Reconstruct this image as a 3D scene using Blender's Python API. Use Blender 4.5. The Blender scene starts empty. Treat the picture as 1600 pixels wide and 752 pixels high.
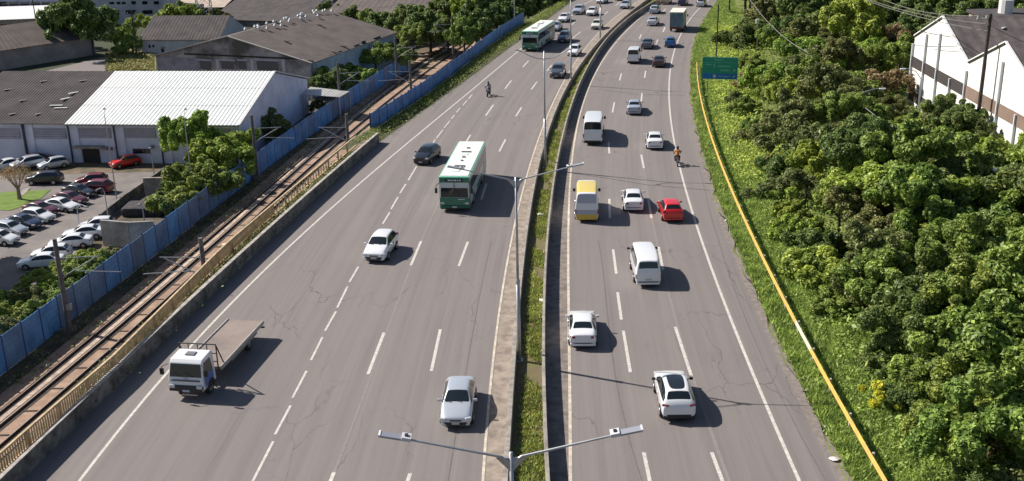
import bpy, bmesh, math, random
import numpy as np
from mathutils import Vector, Matrix
R_ = math.radians
random.seed(11); rng = np.random.default_rng(11)
sc = bpy.context.scene
COL = sc.collection

# ------------------------------------------------------------------ camera
FPX, PITCH, ROLL, CAMH = 1700.0, R_(19.3), R_(1.2), 28.0
f0 = Vector((0, math.cos(PITCH), -math.sin(PITCH)))
u0 = Vector((0, math.sin(PITCH), math.cos(PITCH)))
r0 = Vector((1, 0, 0))
CR = math.cos(ROLL)*r0 - math.sin(ROLL)*u0
CU = math.cos(ROLL)*u0 + math.sin(ROLL)*r0
cam_d = bpy.data.cameras.new('camera'); cam = bpy.data.objects.new('camera', cam_d); COL.objects.link(cam)
M3 = Matrix((CR, CU, -f0)).transposed().to_4x4(); M3.translation = Vector((0, 0, CAMH))
cam.matrix_world = M3
cam_d.sensor_width = 36; cam_d.lens = 36*FPX/1600; cam_d.clip_end = 2000; cam_d.clip_start = .5
sc.camera = cam
sc.render.resolution_x = 1024; sc.render.resolution_y = 481

# ------------------------------------------------------------------ sky, sun, exposure
SUN_TO = Vector((1.08, -0.49, -1.0)).normalized()         # direction in which the light travels
sun_el = math.asin(-SUN_TO.z); sun_az = math.atan2(-SUN_TO.x, -SUN_TO.y)
w = bpy.data.worlds.new('World'); sc.world = w; w.use_nodes = True
nt = w.node_tree; bg = nt.nodes['Background']
sky = nt.nodes.new('ShaderNodeTexSky'); sky.sky_type = 'NISHITA'; sky.sun_disc = False
sky.sun_elevation = sun_el; sky.sun_rotation = sun_az
nt.links.new(sky.outputs[0], bg.inputs[0]); bg.inputs[1].default_value = 0.06
ld = bpy.data.lights.new('sun', 'SUN'); ld.energy = 4.9; ld.angle = R_(0.5); ld.color = (1, .93, .83)
sun = bpy.data.objects.new('sun', ld); COL.objects.link(sun)
sun.rotation_euler = SUN_TO.to_track_quat('-Z', 'Y').to_euler(); sun.location = (0, 0, 60)
sc.view_settings.view_transform = 'Standard'; sc.view_settings.look = 'None'
sc.view_settings.exposure = 0.58; sc.view_settings.gamma = 1

# ------------------------------------------------------------------ survey: a sight line met with a level
def P(x, y, z=0.0):
    d = f0*FPX + CR*(x-800) + CU*(376-y)
    t = (z-CAMH)/d.z
    return Vector((d.x*t, d.y*t, z))
def on_wall(x, y, p0, dr):
    """where a sight line meets the upright plane through p0 along dr -> (distance along, height)"""
    d = f0*FPX + CR*(x-800) + CU*(376-y)
    n = Vector((-dr.y, dr.x, 0)); t = n.dot(Vector((p0.x, p0.y, 0)))/n.dot(d)
    q = d*t; return (q-p0).xy.dot(dr.xy), q.z+CAMH

# ------------------------------------------------------------------ materials
MATS = {}
def mat(name, col=(.5,.5,.5), rough=.6, metal=0, var=0, scale=8, col2=None, bump=0, bscale=20, coat=0, spec=.5, detail=4, objvar=0):
    if name in MATS: return MATS[name]
    m = bpy.data.materials.new(name); m.use_nodes = True; MATS[name] = m
    t = m.node_tree; b = t.nodes['Principled BSDF']
    b.inputs['Base Color'].default_value = (*col, 1); b.inputs['Roughness'].default_value = rough
    b.inputs['Metallic'].default_value = metal; b.inputs['Coat Weight'].default_value = coat
    b.inputs['Coat Roughness'].default_value = .06; b.inputs['Specular IOR Level'].default_value = spec
    if var or col2 or bump:
        tc = t.nodes.new('ShaderNodeTexCoord'); geo = t.nodes.new('ShaderNodeNewGeometry')
    if var or col2:
        n = t.nodes.new('ShaderNodeTexNoise'); n.inputs['Scale'].default_value = scale; n.inputs['Detail'].default_value = detail
        n.inputs['Roughness'].default_value = .65
        t.links.new(geo.outputs['Position'], n.inputs['Vector'])
        r = t.nodes.new('ShaderNodeValToRGB'); t.links.new(n.outputs[0], r.inputs[0])
        c2 = col2 if col2 else tuple(c*(1-var) for c in col)
        c1 = tuple(min(1, c*(1+var*.5)) for c in col)
        r.color_ramp.elements[0].position = .36; r.color_ramp.elements[0].color = (*c2, 1)
        r.color_ramp.elements[1].position = .62; r.color_ramp.elements[1].color = (*c1, 1)
        t.links.new(r.outputs[0], b.inputs['Base Color'])
    if bump:
        n2 = t.nodes.new('ShaderNodeTexNoise'); n2.inputs['Scale'].default_value = bscale; n2.inputs['Detail'].default_value = 5
        t.links.new(geo.outputs['Position'], n2.inputs['Vector'])
        bp = t.nodes.new('ShaderNodeBump'); bp.inputs['Strength'].default_value = bump; bp.inputs['Distance'].default_value = .05
        t.links.new(n2.outputs[0], bp.inputs['Height']); t.links.new(bp.outputs[0], b.inputs['Normal'])
    return m

def N(t, typ, **kw):
    n = t.nodes.new(typ)
    for k, v in kw.items(): setattr(n, k, v)
    return n
def mathn(t, op, a, b=None, c=None, clamp=False):
    n = t.nodes.new('ShaderNodeMath'); n.operation = op; n.use_clamp = clamp
    for i, v in enumerate((a, b, c)):
        if v is None: continue
        if isinstance(v, (int, float)): n.inputs[i].default_value = v
        else: t.links.new(v, n.inputs[i])
    return n.outputs[0]
def mixc(t, fac, a, b):
    n = t.nodes.new('ShaderNodeMix'); n.data_type = 'RGBA'
    for s, v in ((n.inputs[0], fac), (n.inputs[6], a), (n.inputs[7], b)):
        if isinstance(v, (int, float)): s.default_value = v
        elif isinstance(v, tuple): s.default_value = (*v, 1)
        else: t.links.new(v, s)
    return n.outputs[2]

def asphalt_mat():
    m = bpy.data.materials.new('asphalt'); m.use_nodes = True; t = m.node_tree; b = t.nodes['Principled BSDF']
    uv = N(t, 'ShaderNodeUVMap').outputs[0]; pos = N(t, 'ShaderNodeNewGeometry').outputs['Position']
    def noise(vec, sc_, det=4, rough=.6, sx=1, sy=1):
        mp = N(t, 'ShaderNodeMapping'); mp.inputs['Scale'].default_value = (sx, sy, 1); t.links.new(vec, mp.inputs[0])
        n = N(t, 'ShaderNodeTexNoise'); n.inputs['Scale'].default_value = sc_; n.inputs['Detail'].default_value = det
        n.inputs['Roughness'].default_value = rough; t.links.new(mp.outputs[0], n.inputs[0]); return n.outputs[0]
    streak = noise(uv, 1.0, 5, .75, 1.3, .014)
    patch = noise(uv, .16, 3, .6, 1, .35)
    grain = noise(pos, 9, 6, .8)
    fine = noise(pos, 60, 2, .6)
    st2 = mathn(t, 'MULTIPLY', mathn(t, 'SUBTRACT', streak, .28), 2.2, clamp=True)
    c = mixc(t, st2, (.150, .133, .132), (.222, .199, .194))
    blot = mathn(t, 'MULTIPLY', mathn(t, 'SUBTRACT', noise(uv, .55, 6, .75, 1, .3), .58), 6, clamp=True)
    c = mixc(t, mathn(t, 'MULTIPLY', blot, .22), c, (.09, .082, .083))
    pm = mathn(t, 'SMOOTH_MIN', mathn(t, 'MULTIPLY', mathn(t, 'SUBTRACT', patch, .42), 5.0, clamp=True), 1, .1)
    c = mixc(t, mathn(t, 'MULTIPLY', pm, .45), c, (.205, .181, .172))
    g = mathn(t, 'MULTIPLY_ADD', grain, .36, .82); g = mathn(t, 'MULTIPLY', g, mathn(t, 'MULTIPLY_ADD', fine, .24, .88))
    mul = N(t, 'ShaderNodeVectorMath', operation='SCALE'); t.links.new(c, mul.inputs[0]); t.links.new(g, mul.inputs['Scale'])
    c = mul.outputs[0]
    # cracks: thin lines along the edges of warped cells, only in worn zones
    def cracks(sx, sy, width, seed, lo):
        mp = N(t, 'ShaderNodeMapping'); mp.inputs['Scale'].default_value = (sx, sy, 1); mp.inputs['Location'].default_value = (seed, seed*2, 0); t.links.new(uv, mp.inputs[0])
        wn = N(t, 'ShaderNodeTexNoise'); wn.inputs['Scale'].default_value = 2.2; wn.inputs['Detail'].default_value = 5; t.links.new(mp.outputs[0], wn.inputs[0])
        ad = N(t, 'ShaderNodeVectorMath', operation='MULTIPLY_ADD'); t.links.new(wn.outputs[1], ad.inputs[0]); ad.inputs[1].default_value = (.7, .7, 0); t.links.new(mp.outputs[0], ad.inputs[2])
        v = N(t, 'ShaderNodeTexVoronoi', feature='DISTANCE_TO_EDGE'); v.inputs['Scale'].default_value = 1; t.links.new(ad.outputs[0], v.inputs[0])
        line = mathn(t, 'LESS_THAN', v.outputs['Distance'], width)
        mk = mathn(t, 'MULTIPLY', mathn(t, 'SUBTRACT', noise(uv, .11, 3, .5, 1, .5), lo), 9, clamp=True)
        return mathn(t, 'MULTIPLY', line, mk)
    ck = mathn(t, 'MAXIMUM', cracks(.30, .10, .0065, 3.1, .50), cracks(.8, .45, .011, 8.7, .62))
    c = mixc(t, mathn(t, 'MULTIPLY', ck, .55), c, (.07, .062, .066))
    t.links.new(c, b.inputs['Base Color']); b.inputs['Roughness'].default_value = .82; b.inputs['Specular IOR Level'].default_value = .3
    bp = N(t, 'ShaderNodeBump'); bp.inputs['Strength'].default_value = .35; bp.inputs['Distance'].default_value = .02
    t.links.new(fine, bp.inputs['Height']); t.links.new(bp.outputs[0], b.inputs['Normal'])
    return m

def leaf_mat(name, a, b_, c_, trans=.3, rough=.5):
    m = bpy.data.materials.new(name); m.use_nodes = True; t = m.node_tree; MATS[name] = m
    b = t.nodes['Principled BSDF']; out = t.nodes['Material Output']
    geo = N(t, 'ShaderNodeNewGeometry'); oi = N(t, 'ShaderNodeObjectInfo')
    r = N(t, 'ShaderNodeValToRGB'); t.links.new(geo.outputs['Random Per Island'], r.inputs[0])
    e = r.color_ramp.elements; e[0].color = (*a, 1); e[1].color = (*c_, 1); k = e.new(.55); k.color = (*b_, 1)
    hs = N(t, 'ShaderNodeHueSaturation'); t.links.new(r.outputs[0], hs.inputs['Color'])
    nz = N(t, 'ShaderNodeTexNoise')
    t.links.new(mathn(t, 'ADD', mathn(t, 'MULTIPLY_ADD', oi.outputs['Random'], .035, .510), mathn(t, 'MULTIPLY', nz.outputs[0], -.055)), hs.inputs['Hue'])
    nz.inputs['Scale'].default_value = .9; nz.inputs['Detail'].default_value = 3; t.links.new(geo.outputs['Position'], nz.inputs[0])
    t.links.new(mathn(t, 'MULTIPLY_ADD', nz.outputs[0], 3.7, .06), hs.inputs['Value'])
    t.links.new(hs.outputs[0], b.inputs['Base Color']); b.inputs['Roughness'].default_value = rough; b.inputs['Specular IOR Level'].default_value = .35
    tr = N(t, 'ShaderNodeBsdfTranslucent'); t.links.new(hs.outputs[0], tr.inputs[0])
    mx = N(t, 'ShaderNodeMixShader'); mx.inputs[0].default_value = trans
    t.links.new(b.outputs[0], mx.inputs[1]); t.links.new(tr.outputs[0], mx.inputs[2]); t.links.new(mx.outputs[0], out.inputs[0])
    return m

ASPH = asphalt_mat()
WHITEPAINT = mat('road_paint', (.60, .57, .53), .7, col2=(.40, .37, .345), scale=4, detail=8)
TANPAINT = mat('dusty_road_paint', (.52, .46, .38), .8, var=.3, scale=2)
CONC = mat('concrete', (.30, .27, .24), .9, var=.35, scale=1.6, bump=.4)
DUST = mat('dusty_gutter', (.27, .225, .19), .95, var=.35, scale=1.3, bump=.3)
OLDCONC = mat('stained_concrete', (.23, .215, .195), .95, col2=(.07, .065, .06), scale=1.1, detail=6, bump=.5)
SOIL = mat('soil', (.16, .115, .075), .95, col2=(.055, .05, .028), scale=.5, bump=.6, bscale=6)
BALLAST = mat('track_bed', (.37, .25, .18), .95, col2=(.22, .14, .095), scale=.7, bump=.6, bscale=9, detail=6)
DARKBED = mat('grimy_shadow_ballast', (.055, .045, .04), .95, col2=(.025, .02, .02), scale=3, bump=.6, bscale=12)  # dark grimy ballast, with shadow along the rails mixed into the colour
RAIL = mat('rail_steel', (.16, .10, .075), .5, .5, var=.3, scale=4)
RAILTOP = mat('worn_rail_top', (.5, .43, .38), .35, .5, var=.2)
BLUE = mat('blue_fence_sheet', (.09, .25, .52), .6, col2=(.05,.15,.36), scale=.5, detail=6)
_t = BLUE.node_tree; _o = N(_t, 'ShaderNodeObjectInfo'); _h = N(_t, 'ShaderNodeHueSaturation'); _b = _t.nodes['Principled BSDF']
_src = _b.inputs['Base Color'].links[0].from_socket; _t.links.new(_src, _h.inputs['Color']); _t.links.new(mathn(_t, 'MULTIPLY_ADD', _o.outputs['Random'], .7, .75), _h.inputs['Value']); _t.links.new(mathn(_t, 'MULTIPLY_ADD', _o.outputs['Random'], .3, .75), _h.inputs['Saturation']); _t.links.new(_h.outputs[0], _b.inputs['Base Color'])
BLUED = mat('blue_fence_post', (.01, .045, .16), .5)
GALV = mat('galvanised_steel', (.42, .43, .46), .45, .5, var=.15, scale=3)
DGALV = mat('weathered_mast_steel', (.13, .125, .13), .7, .2, var=.3, scale=2)
TANRAIL = mat('cream_painted_concrete', (.50, .37, .22), .8, var=.3, scale=2)
YEL = mat('yellow_guardrail_paint', (.66, .36, .06), .65, col2=(.50,.27,.07), scale=1.6, detail=7)
BLACK = mat('black_plastic', (.015, .015, .017), .5)
TYRE = mat('tyre_rubber', (.02, .02, .02), .85)
RIM = mat('alloy_rim', (.4, .4, .42), .35, .8)
GLASS = mat('tinted_glass', (.012, .017, .022), .06, spec=.7)
HEAD = mat('headlight_lens', (.55, .57, .6), .12, .1, coat=1)
TAIL = mat('red_tail_lens', (.22, .012, .014), .2, coat=1)
PLATE = mat('licence_plate_face', (.45, .47, .52), .5)
GRASSG = mat('grass_ground', (.19, .215, .06), .95, col2=(.10, .125, .035), scale=.33, bump=.8, bscale=7, detail=7)
FORESTG = mat('forest_floor', (.035, .05, .015), .95, col2=(.015, .02, .008), scale=.6, bump=.8, bscale=5)
WOOD = mat('weathered_wood_pole', (.045, .035, .032), .85, var=.3, scale=4)
BARK = mat('bark', (.10, .08, .06), .9, var=.4, scale=4, bump=.5)
LEAF = {
 'dark': leaf_mat('dark_green_leaves', (.038, .060, .014), (.078, .112, .028), (.15, .19, .06)),
 'mid': leaf_mat('mid_green_leaves', (.055, .080, .014), (.11, .155, .028), (.20, .25, .06)),
 'bright': leaf_mat('bright_green_leaves', (.075, .11, .015), (.15, .205, .030), (.25, .30, .06)),
 'olive': leaf_mat('olive_leaves', (.05, .06, .018), (.095, .115, .032), (.18, .18, .07)),
 'brown': leaf_mat('dry_brown_leaves', (.08, .055, .025), (.16, .115, .06), (.24, .18, .10)),
 'yellow': leaf_mat('yellow_green_leaves', (.14, .17, .015), (.26, .28, .03), (.40, .38, .04)),
}
GRASSB = leaf_mat('grass_blades', (.085, .12, .02), (.155, .21, .045), (.26, .31, .10), .3, .7)
BRIGHTG = leaf_mat('bright_weeds', (.13, .18, .025), (.23, .29, .05), (.34, .38, .10), .3, .7)
DRYG = leaf_mat('dry_grass_blades', (.08, .085, .025), (.14, .14, .045), (.21, .195, .075), .3, .7)

# ------------------------------------------------------------------ mesh helpers
class MB:
    def __init__(s): s.v = []; s.f = []; s.mi = []; s.cur = 0
    def add(s, vs, fs):
        o = len(s.v); s.v += [tuple(v) for v in vs]; s.f += [tuple(i+o for i in f) for f in fs]; s.mi += [s.cur]*len(fs)
    def box(s, c, d, rz=0, M=None):
        x, y, z = d[0]/2, d[1]/2, d[2]/2; ca, sa = math.cos(rz), math.sin(rz)
        vs = []
        for sz in (-z, z):
            for sx, sy in ((-x, -y), (x, -y), (x, y), (-x, y)):
                v = Vector((sx*ca-sy*sa, sx*sa+sy*ca, sz))
                if M is not None: v = M @ Vector((sx, sy, sz))
                vs.append(v+Vector(c))
        s.add(vs, [(0,3,2,1),(4,5,6,7),(0,1,5,4),(1,2,6,5),(2,3,7,6),(3,0,4,7)]); return s
    def beam(s, a, b, w, h=None):
        a, b = Vector(a), Vector(b); h = h or w; d = b-a
        q = d.to_track_quat('Y', 'Z').to_matrix()
        return s.box((a+b)/2, (w, d.length, h), M=q)
    def tube(s, pts, r, n=8, cap=True):
        pts = [Vector(p) for p in pts]; rs = r if isinstance(r, (list, tuple)) else [r]*len(pts)
        vs = []; prev = None
        for i, p in enumerate(pts):
            d = (pts[min(i+1, len(pts)-1)]-pts[max(i-1, 0)])
            if d.length < 1e-6: d = Vector((0, 0, 1))
            d.normalize()
            if prev is None: up = Vector((0, 0, 1)) if abs(d.z) < .9 else Vector((1, 0, 0)); a = d.cross(up).normalized()
            else: a = (prev - d*prev.dot(d)).normalized()
            prev = a; b = d.cross(a)
            for k in range(n): an = 2*math.pi*k/n; vs.append(p+(a*math.cos(an)+b*math.sin(an))*rs[i])
        fs = [(i*n+k, i*n+(k+1) % n, (i+1)*n+(k+1) % n, (i+1)*n+k) for i in range(len(pts)-1) for k in range(n)]
        if cap: fs += [tuple(range(n))[::-1], tuple(range((len(pts)-1)*n, len(pts)*n))]
        s.add(vs, fs); return s
    def quad(s, a, b, c, d): s.add([a, b, c, d], [(0,1,2,3)]); return s
    def build(s, name, m, parent=None, smooth=False, bevel=0, kind=None, uv=None):
        me = bpy.data.meshes.new(name); me.from_pydata(s.v, [], s.f)
        ms = m if isinstance(m, (list, tuple)) else [m]
        for x in ms: me.materials.append(x)
        if len(ms) > 1: me.polygons.foreach_set('material_index', s.mi)
        if smooth: me.polygons.foreach_set('use_smooth', [True]*len(me.polygons))
        if uv:
            l = me.uv_layers.new(name='UVMap')
            for lp in me.loops: l.data[lp.index].uv = uv(me.vertices[lp.vertex_index].co)
        if bevel:
            bm = bmesh.new(); bm.from_mesh(me); bmesh.ops.bevel(bm, geom=[e for e in bm.edges if len(e.link_faces) == 2 and e.calc_face_angle(0) > .5], offset=bevel, segments=2, affect='EDGES', profile=.5)
            bm.to_mesh(me); bm.free(); me.polygons.foreach_set('use_smooth', [False]*len(me.polygons))
        o = bpy.data.objects.new(name, me); COL.objects.link(o)
        if parent: o.parent = parent
        if kind: o['kind'] = kind
        return o
def fastmesh(name, V, F, m):
    """V (n,3), F (k,4) numpy -> mesh"""
    me = bpy.data.meshes.new(name); me.vertices.add(len(V)); me.vertices.foreach_set('co', V.astype(np.float32).ravel())
    k = F.shape[1]; me.loops.add(F.size); me.loops.foreach_set('vertex_index', F.astype(np.int32).ravel())
    me.polygons.add(len(F)); me.polygons.foreach_set('loop_start', np.arange(0, F.size, k, dtype=np.int32))
    me.update(calc_edges=True); me.materials.append(m); return me
def tag(o, label=None, cat=None, group=None, kind=None):
    if label: o['label'] = label
    if cat: o['category'] = cat
    if group: o['group'] = group
    if kind: o['kind'] = kind
    return o
def thing(name, loc, rz=0, label=None, cat=None, group=None):
    o = bpy.data.objects.new(name, None); COL.objects.link(o); o.location = loc; o.rotation_euler = (0, 0, rz); o.empty_display_size = .3
    return tag(o, label, cat, group)
def copy_tree(o, parent=None):
    c = o.copy(); COL.objects.link(c)
    if parent is not None: c.parent = parent
    for ch in KIDS(o): copy_tree(ch, c)
    return c
def KIDS(o): return [x for x in o.children]
def linkobj(name, me, parent=None, loc=None, kind=None):
    o = bpy.data.objects.new(name, me); COL.objects.link(o)
    if parent: o.parent = parent
    if loc is not None: o.location = loc
    if kind: o['kind'] = kind
    return o

# ------------------------------------------------------------------ road lines surveyed as x(y) curves
class Curve:
    def __init__(s, px, z=0, deg=4):
        p = [P(x, y, z) for x, y in px]; s.ys = np.array([q.y for q in p]); s.xs = np.array([q.x for q in p])
        o = np.argsort(s.ys); s.ys, s.xs = s.ys[o], s.xs[o]; s.lo, s.hi = s.ys[0], s.ys[-1]
        s.c = np.polyfit(s.ys/100, s.xs, min(deg, len(p)-1)); s.d = np.polyder(s.c)
    def __call__(s, y):
        yc = min(max(y, s.lo), s.hi); return float(np.polyval(s.c, yc/100)+(y-yc)*np.polyval(s.d, yc/100)/100)
    def slope(s, y):
        yc = min(max(y, s.lo), s.hi); return float(np.polyval(s.d, yc/100)/100)
LEDGE = Curve([(115,752),(266,585),(310,535),(400,440),(460,377),(530,307),(600,250),(687,186),(747,138),(800,87),(815,73),(910,9),(925,0)])
LIN = Curve([(752,752),(760,680),(771,563),(783,490),(798,390),(803,345),(822,275),(849,195),(854,185),(882,125),(905,92),(935,50),(985,10)])
BARL = Curve([(794,752),(797,690),(802,600),(808,514),(820,405),(845,250),(862,187),(892,125),(940,60),(1007,2)], z=.85)
BARR = Curve([(857,752),(853,560),(853,493),(856,400),(860,338),(867,263),(882,188),(892,172),(910,130),(950,57),(1017,5)], z=.85)
RIN = Curve([(895,752),(886,564),(885,376),(894,270),(907,188),(912,162),(930,110),(965,62),(1010,22),(1027,5)])
REDGE = Curve([(1250,752),(1200,640),(1167,563),(1095,375),(1062,260),(1049,188),(1047,170),(1046,125),(1052,80),(1065,52),(1091,16),(1107,0)])
RASPH = Curve([(1335,752),(1282,664),(1242,594),(1225,564),(1200,478),(1150,386),(1147,373),(1100,250),(1087,188),(1084,180),(1078,120),(1082,85),(1090,50),(1115,10)], deg=5)
RAILG = Curve([(1386,752),(1340,669),(1307,614),(1276,563),(1242,498),(1200,413),(1180,375),(1150,305),(1120,235),(1103,186),(1096,147),(1090,97)], z=.7)
WALL = Curve([(0,751),(130,624),(250,515),(352,420),(450,330),(520,270),(592,208)], z=1.0, deg=3)
VERGE = Curve([(592,222),(660,175),(720,130),(780,88),(815,61),(860,27),(890,5)], deg=3)
FENCE2 = Curve([(579,205),(643,165),(680,138),(704,121),(740,90),(770,69),(798,50),(819,36)], deg=3)
WEND = P(592,208,1.0).y
def DECKL(y): return WALL(y)-1.75 if y < WEND else FENCE2(y)-.6

def ribbon(name, m, c0, c1, y0, y1, step=2.0, z=0.004, kind='structure', parent=None, uv=None, zf=None):
    mb = MB(); n = max(1, int((y1-y0)/step)); vs = []
    for i in range(n+1):
        y = y0+(y1-y0)*i/n; za = z if zf is None else zf(y); vs += [(c0(y), y, za), (c1(y), y, za)]
    mb.add(vs, [(2*i, 2*i+1, 2*i+3, 2*i+2) for i in range(n)])
    o = mb.build(name, m, parent, uv=uv)
    if kind and not parent: o['kind'] = kind
    return o
def off(c, d): return lambda y: c(y)+d
def wallstrip(mb, c, y0, y1, z0, z1, th, step=2.0, za=None, taper=0):
    """solid upright strip along a curve; right face at c(y), thickness th to the left"""
    n = max(1, int((y1-y0)/step)); vs = []
    for i in range(n+1):
        y = y0+(y1-y0)*i/n; x = c(y)
        vs += [(x+taper, y, z0), (x, y, z1), (x-th, y, z1), (x-th-taper, y, z0)]
    fs = []
    for i in range(n):
        a, b = 4*i, 4*i+4
        fs += [(a, b, b+1, a+1), (a+1, b+1, b+2, a+2), (a+2, b+2, b+3, a+3)]
    fs += [(0, 1, 2, 3), (4*n+3, 4*n+2, 4*n+1, 4*n)]
    mb.add(vs, fs); return mb
def strip_line(mb, pts, wd, z=None):
    pts = [Vector(p) for p in pts]; vs = []
    for i, p in enumerate(pts):
        d = pts[min(i+1, len(pts)-1)]-pts[max(i-1, 0)]; n = Vector((d.y, -d.x, 0)).normalized()*wd/2
        zz = p.z if z is None else z
        vs += [(p.x-n.x, p.y-n.y, zz), (p.x+n.x, p.y+n.y, zz)]
    mb.add(vs, [(2*i, 2*i+1, 2*i+3, 2*i+2) for i in range(len(pts)-1)]); return mb
def resample(pts, step):
    pts = [Vector(p) for p in pts]; out = [pts[0]]; acc = 0
    L = [0]
    for a, b in zip(pts, pts[1:]): L.append(L[-1]+(b-a).length)
    n = max(1, int(round(L[-1]/step)))
    for k in range(1, n+1):
        s = L[-1]*k/n; i = max(j for j in range(len(L)) if L[j] <= s+1e-9); i = min(i, len(pts)-2)
        t = (s-L[i])/max(1e-9, L[i+1]-L[i]); out.append(pts[i].lerp(pts[i+1], t))
    return out

# ------------------------------------------------------------------ SETTING: ground, road deck, verge
ZG = -6.0
mb = MB(); mb.quad((-900, -300, ZG), (900, -300, ZG), (900, 1500, ZG), (-900, 1500, ZG)); mb.build('ground', SOIL, kind='structure')
ROADUV = lambda co: (co.x-BARL(co.y), co.y)
Y0, Y1 = 12, 330
road = ribbon('road', ASPH, DECKL, off(RASPH, .0), Y0, Y1, 2.0, 0.0, uv=ROADUV)
mb = MB(); n = 160; vs = []
for i in range(n+1):
    y = Y0+(Y1-Y0)*i/n; x = DECKL(y); vs += [(x, y, -.004), (x-.25, y, ZG-.2)]
mb.add(vs, [(2*i+1, 2*i+3, 2*i+2, 2*i) for i in range(n)])
mb.build('retaining_wall', OLDCONC, kind='structure')
# right-hand land
def land_z(x, y):
    d = x-RASPH(y); 
    return 0.0 if d < 0 else -.12*min(1, d/1.5) + .25*math.sin(x*.9+y*.13)*min(1, d/12)*.4 + max(0, d-6)*.02
mb = MB(); vs = []; nx, ny = 34, 160
for i in range(ny+1):
    y = Y0-30+(Y1+60-Y0)*i/ny
    for j in range(nx+1):
        d = -.12 + 110*(j/nx)**2.0; x = RASPH(y)+d + (.22*math.sin(y*1.3)+.15*math.sin(y*3.1+1) if j == 0 else 0)
        vs.append((x, y, .006 if j == 0 else land_z(x, y)))
mb.add(vs, [(i*(nx+1)+j, i*(nx+1)+j+1, (i+1)*(nx+1)+j+1, (i+1)*(nx+1)+j) for i in range(ny) for j in range(nx)])
mb.build('grass_verge', GRASSG, kind='structure', smooth=True)
# dusty strip by the left barrier and in the right gutter
ribbon('gutter', DUST, off(LIN, .12), off(BARL, -.3), Y0, 300, 2, .004)
ribbon('right_gutter', mat('dusty_asphalt', (.20,.17,.155), .95, var=.35, scale=1.5), off(BARR, .05), off(RIN, -.08), Y0, 300, 2, .004)
ribbon('gravel_shoulder', mat('gravel_shoulder', (.24,.205,.185), .95, col2=(.15,.13,.12), scale=2.5, bump=.6, detail=7), off(RASPH, -.55), off(RASPH, .02), Y0, 300, 1.2, .003)
# planter soil between the barriers
ribbon('median_soil', mat('mossy_soil', (.13,.125,.045), .95, col2=(.13,.09,.065), scale=.8, bump=.6, bscale=9, detail=6), off(BARL, .0), off(BARR, -.15), Y0, 300, 2, .25)
# barriers
mb = MB(); wallstrip(mb, BARL, Y0, 300, 0, .85, .26, taper=.03); b1 = mb.build('concrete_barrier', CONC); tag(b1, 'pale concrete barrier beside the oncoming lanes, left edge of the median', 'barrier')
mb = MB(); wallstrip(mb, BARR, Y0, 300, 0, .85, .16, taper=.03); b2 = mb.build('concrete_barrier', CONC); tag(b2, 'thin concrete barrier beside the receding lanes, right edge of the median', 'barrier')

# painted lines
def line_part(curve, y0, y1, wd, m): return ribbon('edge_line', m, off(curve, -wd/2), off(curve, wd/2), y0, y1, 2, .009, parent=road)
line_part(LEDGE, Y0, 290, .17, WHITEPAINT); line_part(LIN, Y0, 290, .14, TANPAINT); line_part(RIN, Y0, 290, .17, TANPAINT); line_part(REDGE, Y0, 290, .18, WHITEPAINT)
def dash(a, b, wd=.17, z=.009):
    mb = MB(); p, q = (P(*a), P(*b)) if len(a) == 2 else (Vector(a), Vector(b)); strip_line(mb, [p, q], wd, z); mb.build('lane_dash', WHITEPAINT, road)
D1 = [((395,752),(427,690)),((430,679),(454,634)),((457,622),(479,580)),((486,563),(504,527)),((508,517),(525,487)),((527,481),(543,448)),((546,441),(560,417)),((598,350),(609,332)),((611,327),(622,308)),((625,302),(634,288)),((638,282),(651,260)),((654,256),(664,241)),((667,238),(673,229)),((676,225),(680,218)),((682,216),(692,203)),((694,200),(703,189)),((705,186),(710,180)),((713,176),(719,169)),((723,165),(730,157)),((732,155),(738,148))]
D2 = [((505,782),(522,738)),((575,585),(600,520)),((642,415),(658,377)),((688,312),(697,292)),((729,221),(735,211)),((759,181),(771,164)),((789,139),(799,126)),((817,105),(826,95)),((838,81),(845,74)),((856,62),(863,55)),((891,27),(897,21))]
D3 = [((636,755),(641,740)),((674,580),(688,515)),((717,416),(731,378)),((752,312),(760,287)),((780,237),(790,218)),((806,182),(815,168)),((830,140),(839,128)),((855,111),(862,102)),((892,62),(907,50)),((893,39),(901,32)),((942,25),(950,18)),((962,9),(969,3))]
R1 = [((1006,707),(1019,770)),((974,517),(985,582)),((965,457),(971,500)),((958,390),(963,428)),((952,311),(953,341)),((951,222),(952,240)),((957,176),(960,160)),((968,126),(971,115)),((999,61),(1002,54)),((984,88),(987,80)),((1035,19),(1040,14))]
R2 = [((1112,707),(1132,760)),((1055,511),(1080,587)),((1029,386),(1036,422)),((1013,312),(1018,341)),((1002,242),(1006,263)),((1002,159),(1003,146)),((1007,122),(1009,111)),((1025,69),(1028,62)),((1036,50),(1039,43)),((1050,28),(1054,22)),((1068,8),(1072,3))]
for L in (D1, D2, D3, R1, R2):
    for a, b in L: dash(a, b, .14 if L is D1 else .19)
GHOST = mat('ghost_line', (.216, .195, .189), .85, var=.12, scale=3); SEAM = mat('lane_seam', (.12, .108, .108), .85, var=.3, scale=3)
def trace(name, pts, wd, m, z):
    c = Curve(pts, deg=min(3, len(pts)-1)); mb = MB(); strip_line(mb, [(c(y), y, z) for y in np.arange(c.lo, c.hi, 1.5)], wd); mb.build(name, m, road)
trace('ghost_line', [(505,782),(560,640),(622,470),(658,377),(700,290)], .13, GHOST, .0055)
trace('ghost_line', [(1140,752),(1085,600),(1045,455),(1020,350),(1004,250)], .16, GHOST, .0055)
trace('lane_seam', [(1003,752),(985,690),(960,580),(945,450),(935,376)], .045, SEAM, .0065)
trace('lane_seam', [(1290,752),(1240,655),(1190,560),(1130,400),(1090,250)], .04, SEAM, .0065)
trace('lane_seam', [(700,752),(725,600),(748,470),(770,370)], .04, SEAM, .0065)
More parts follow.
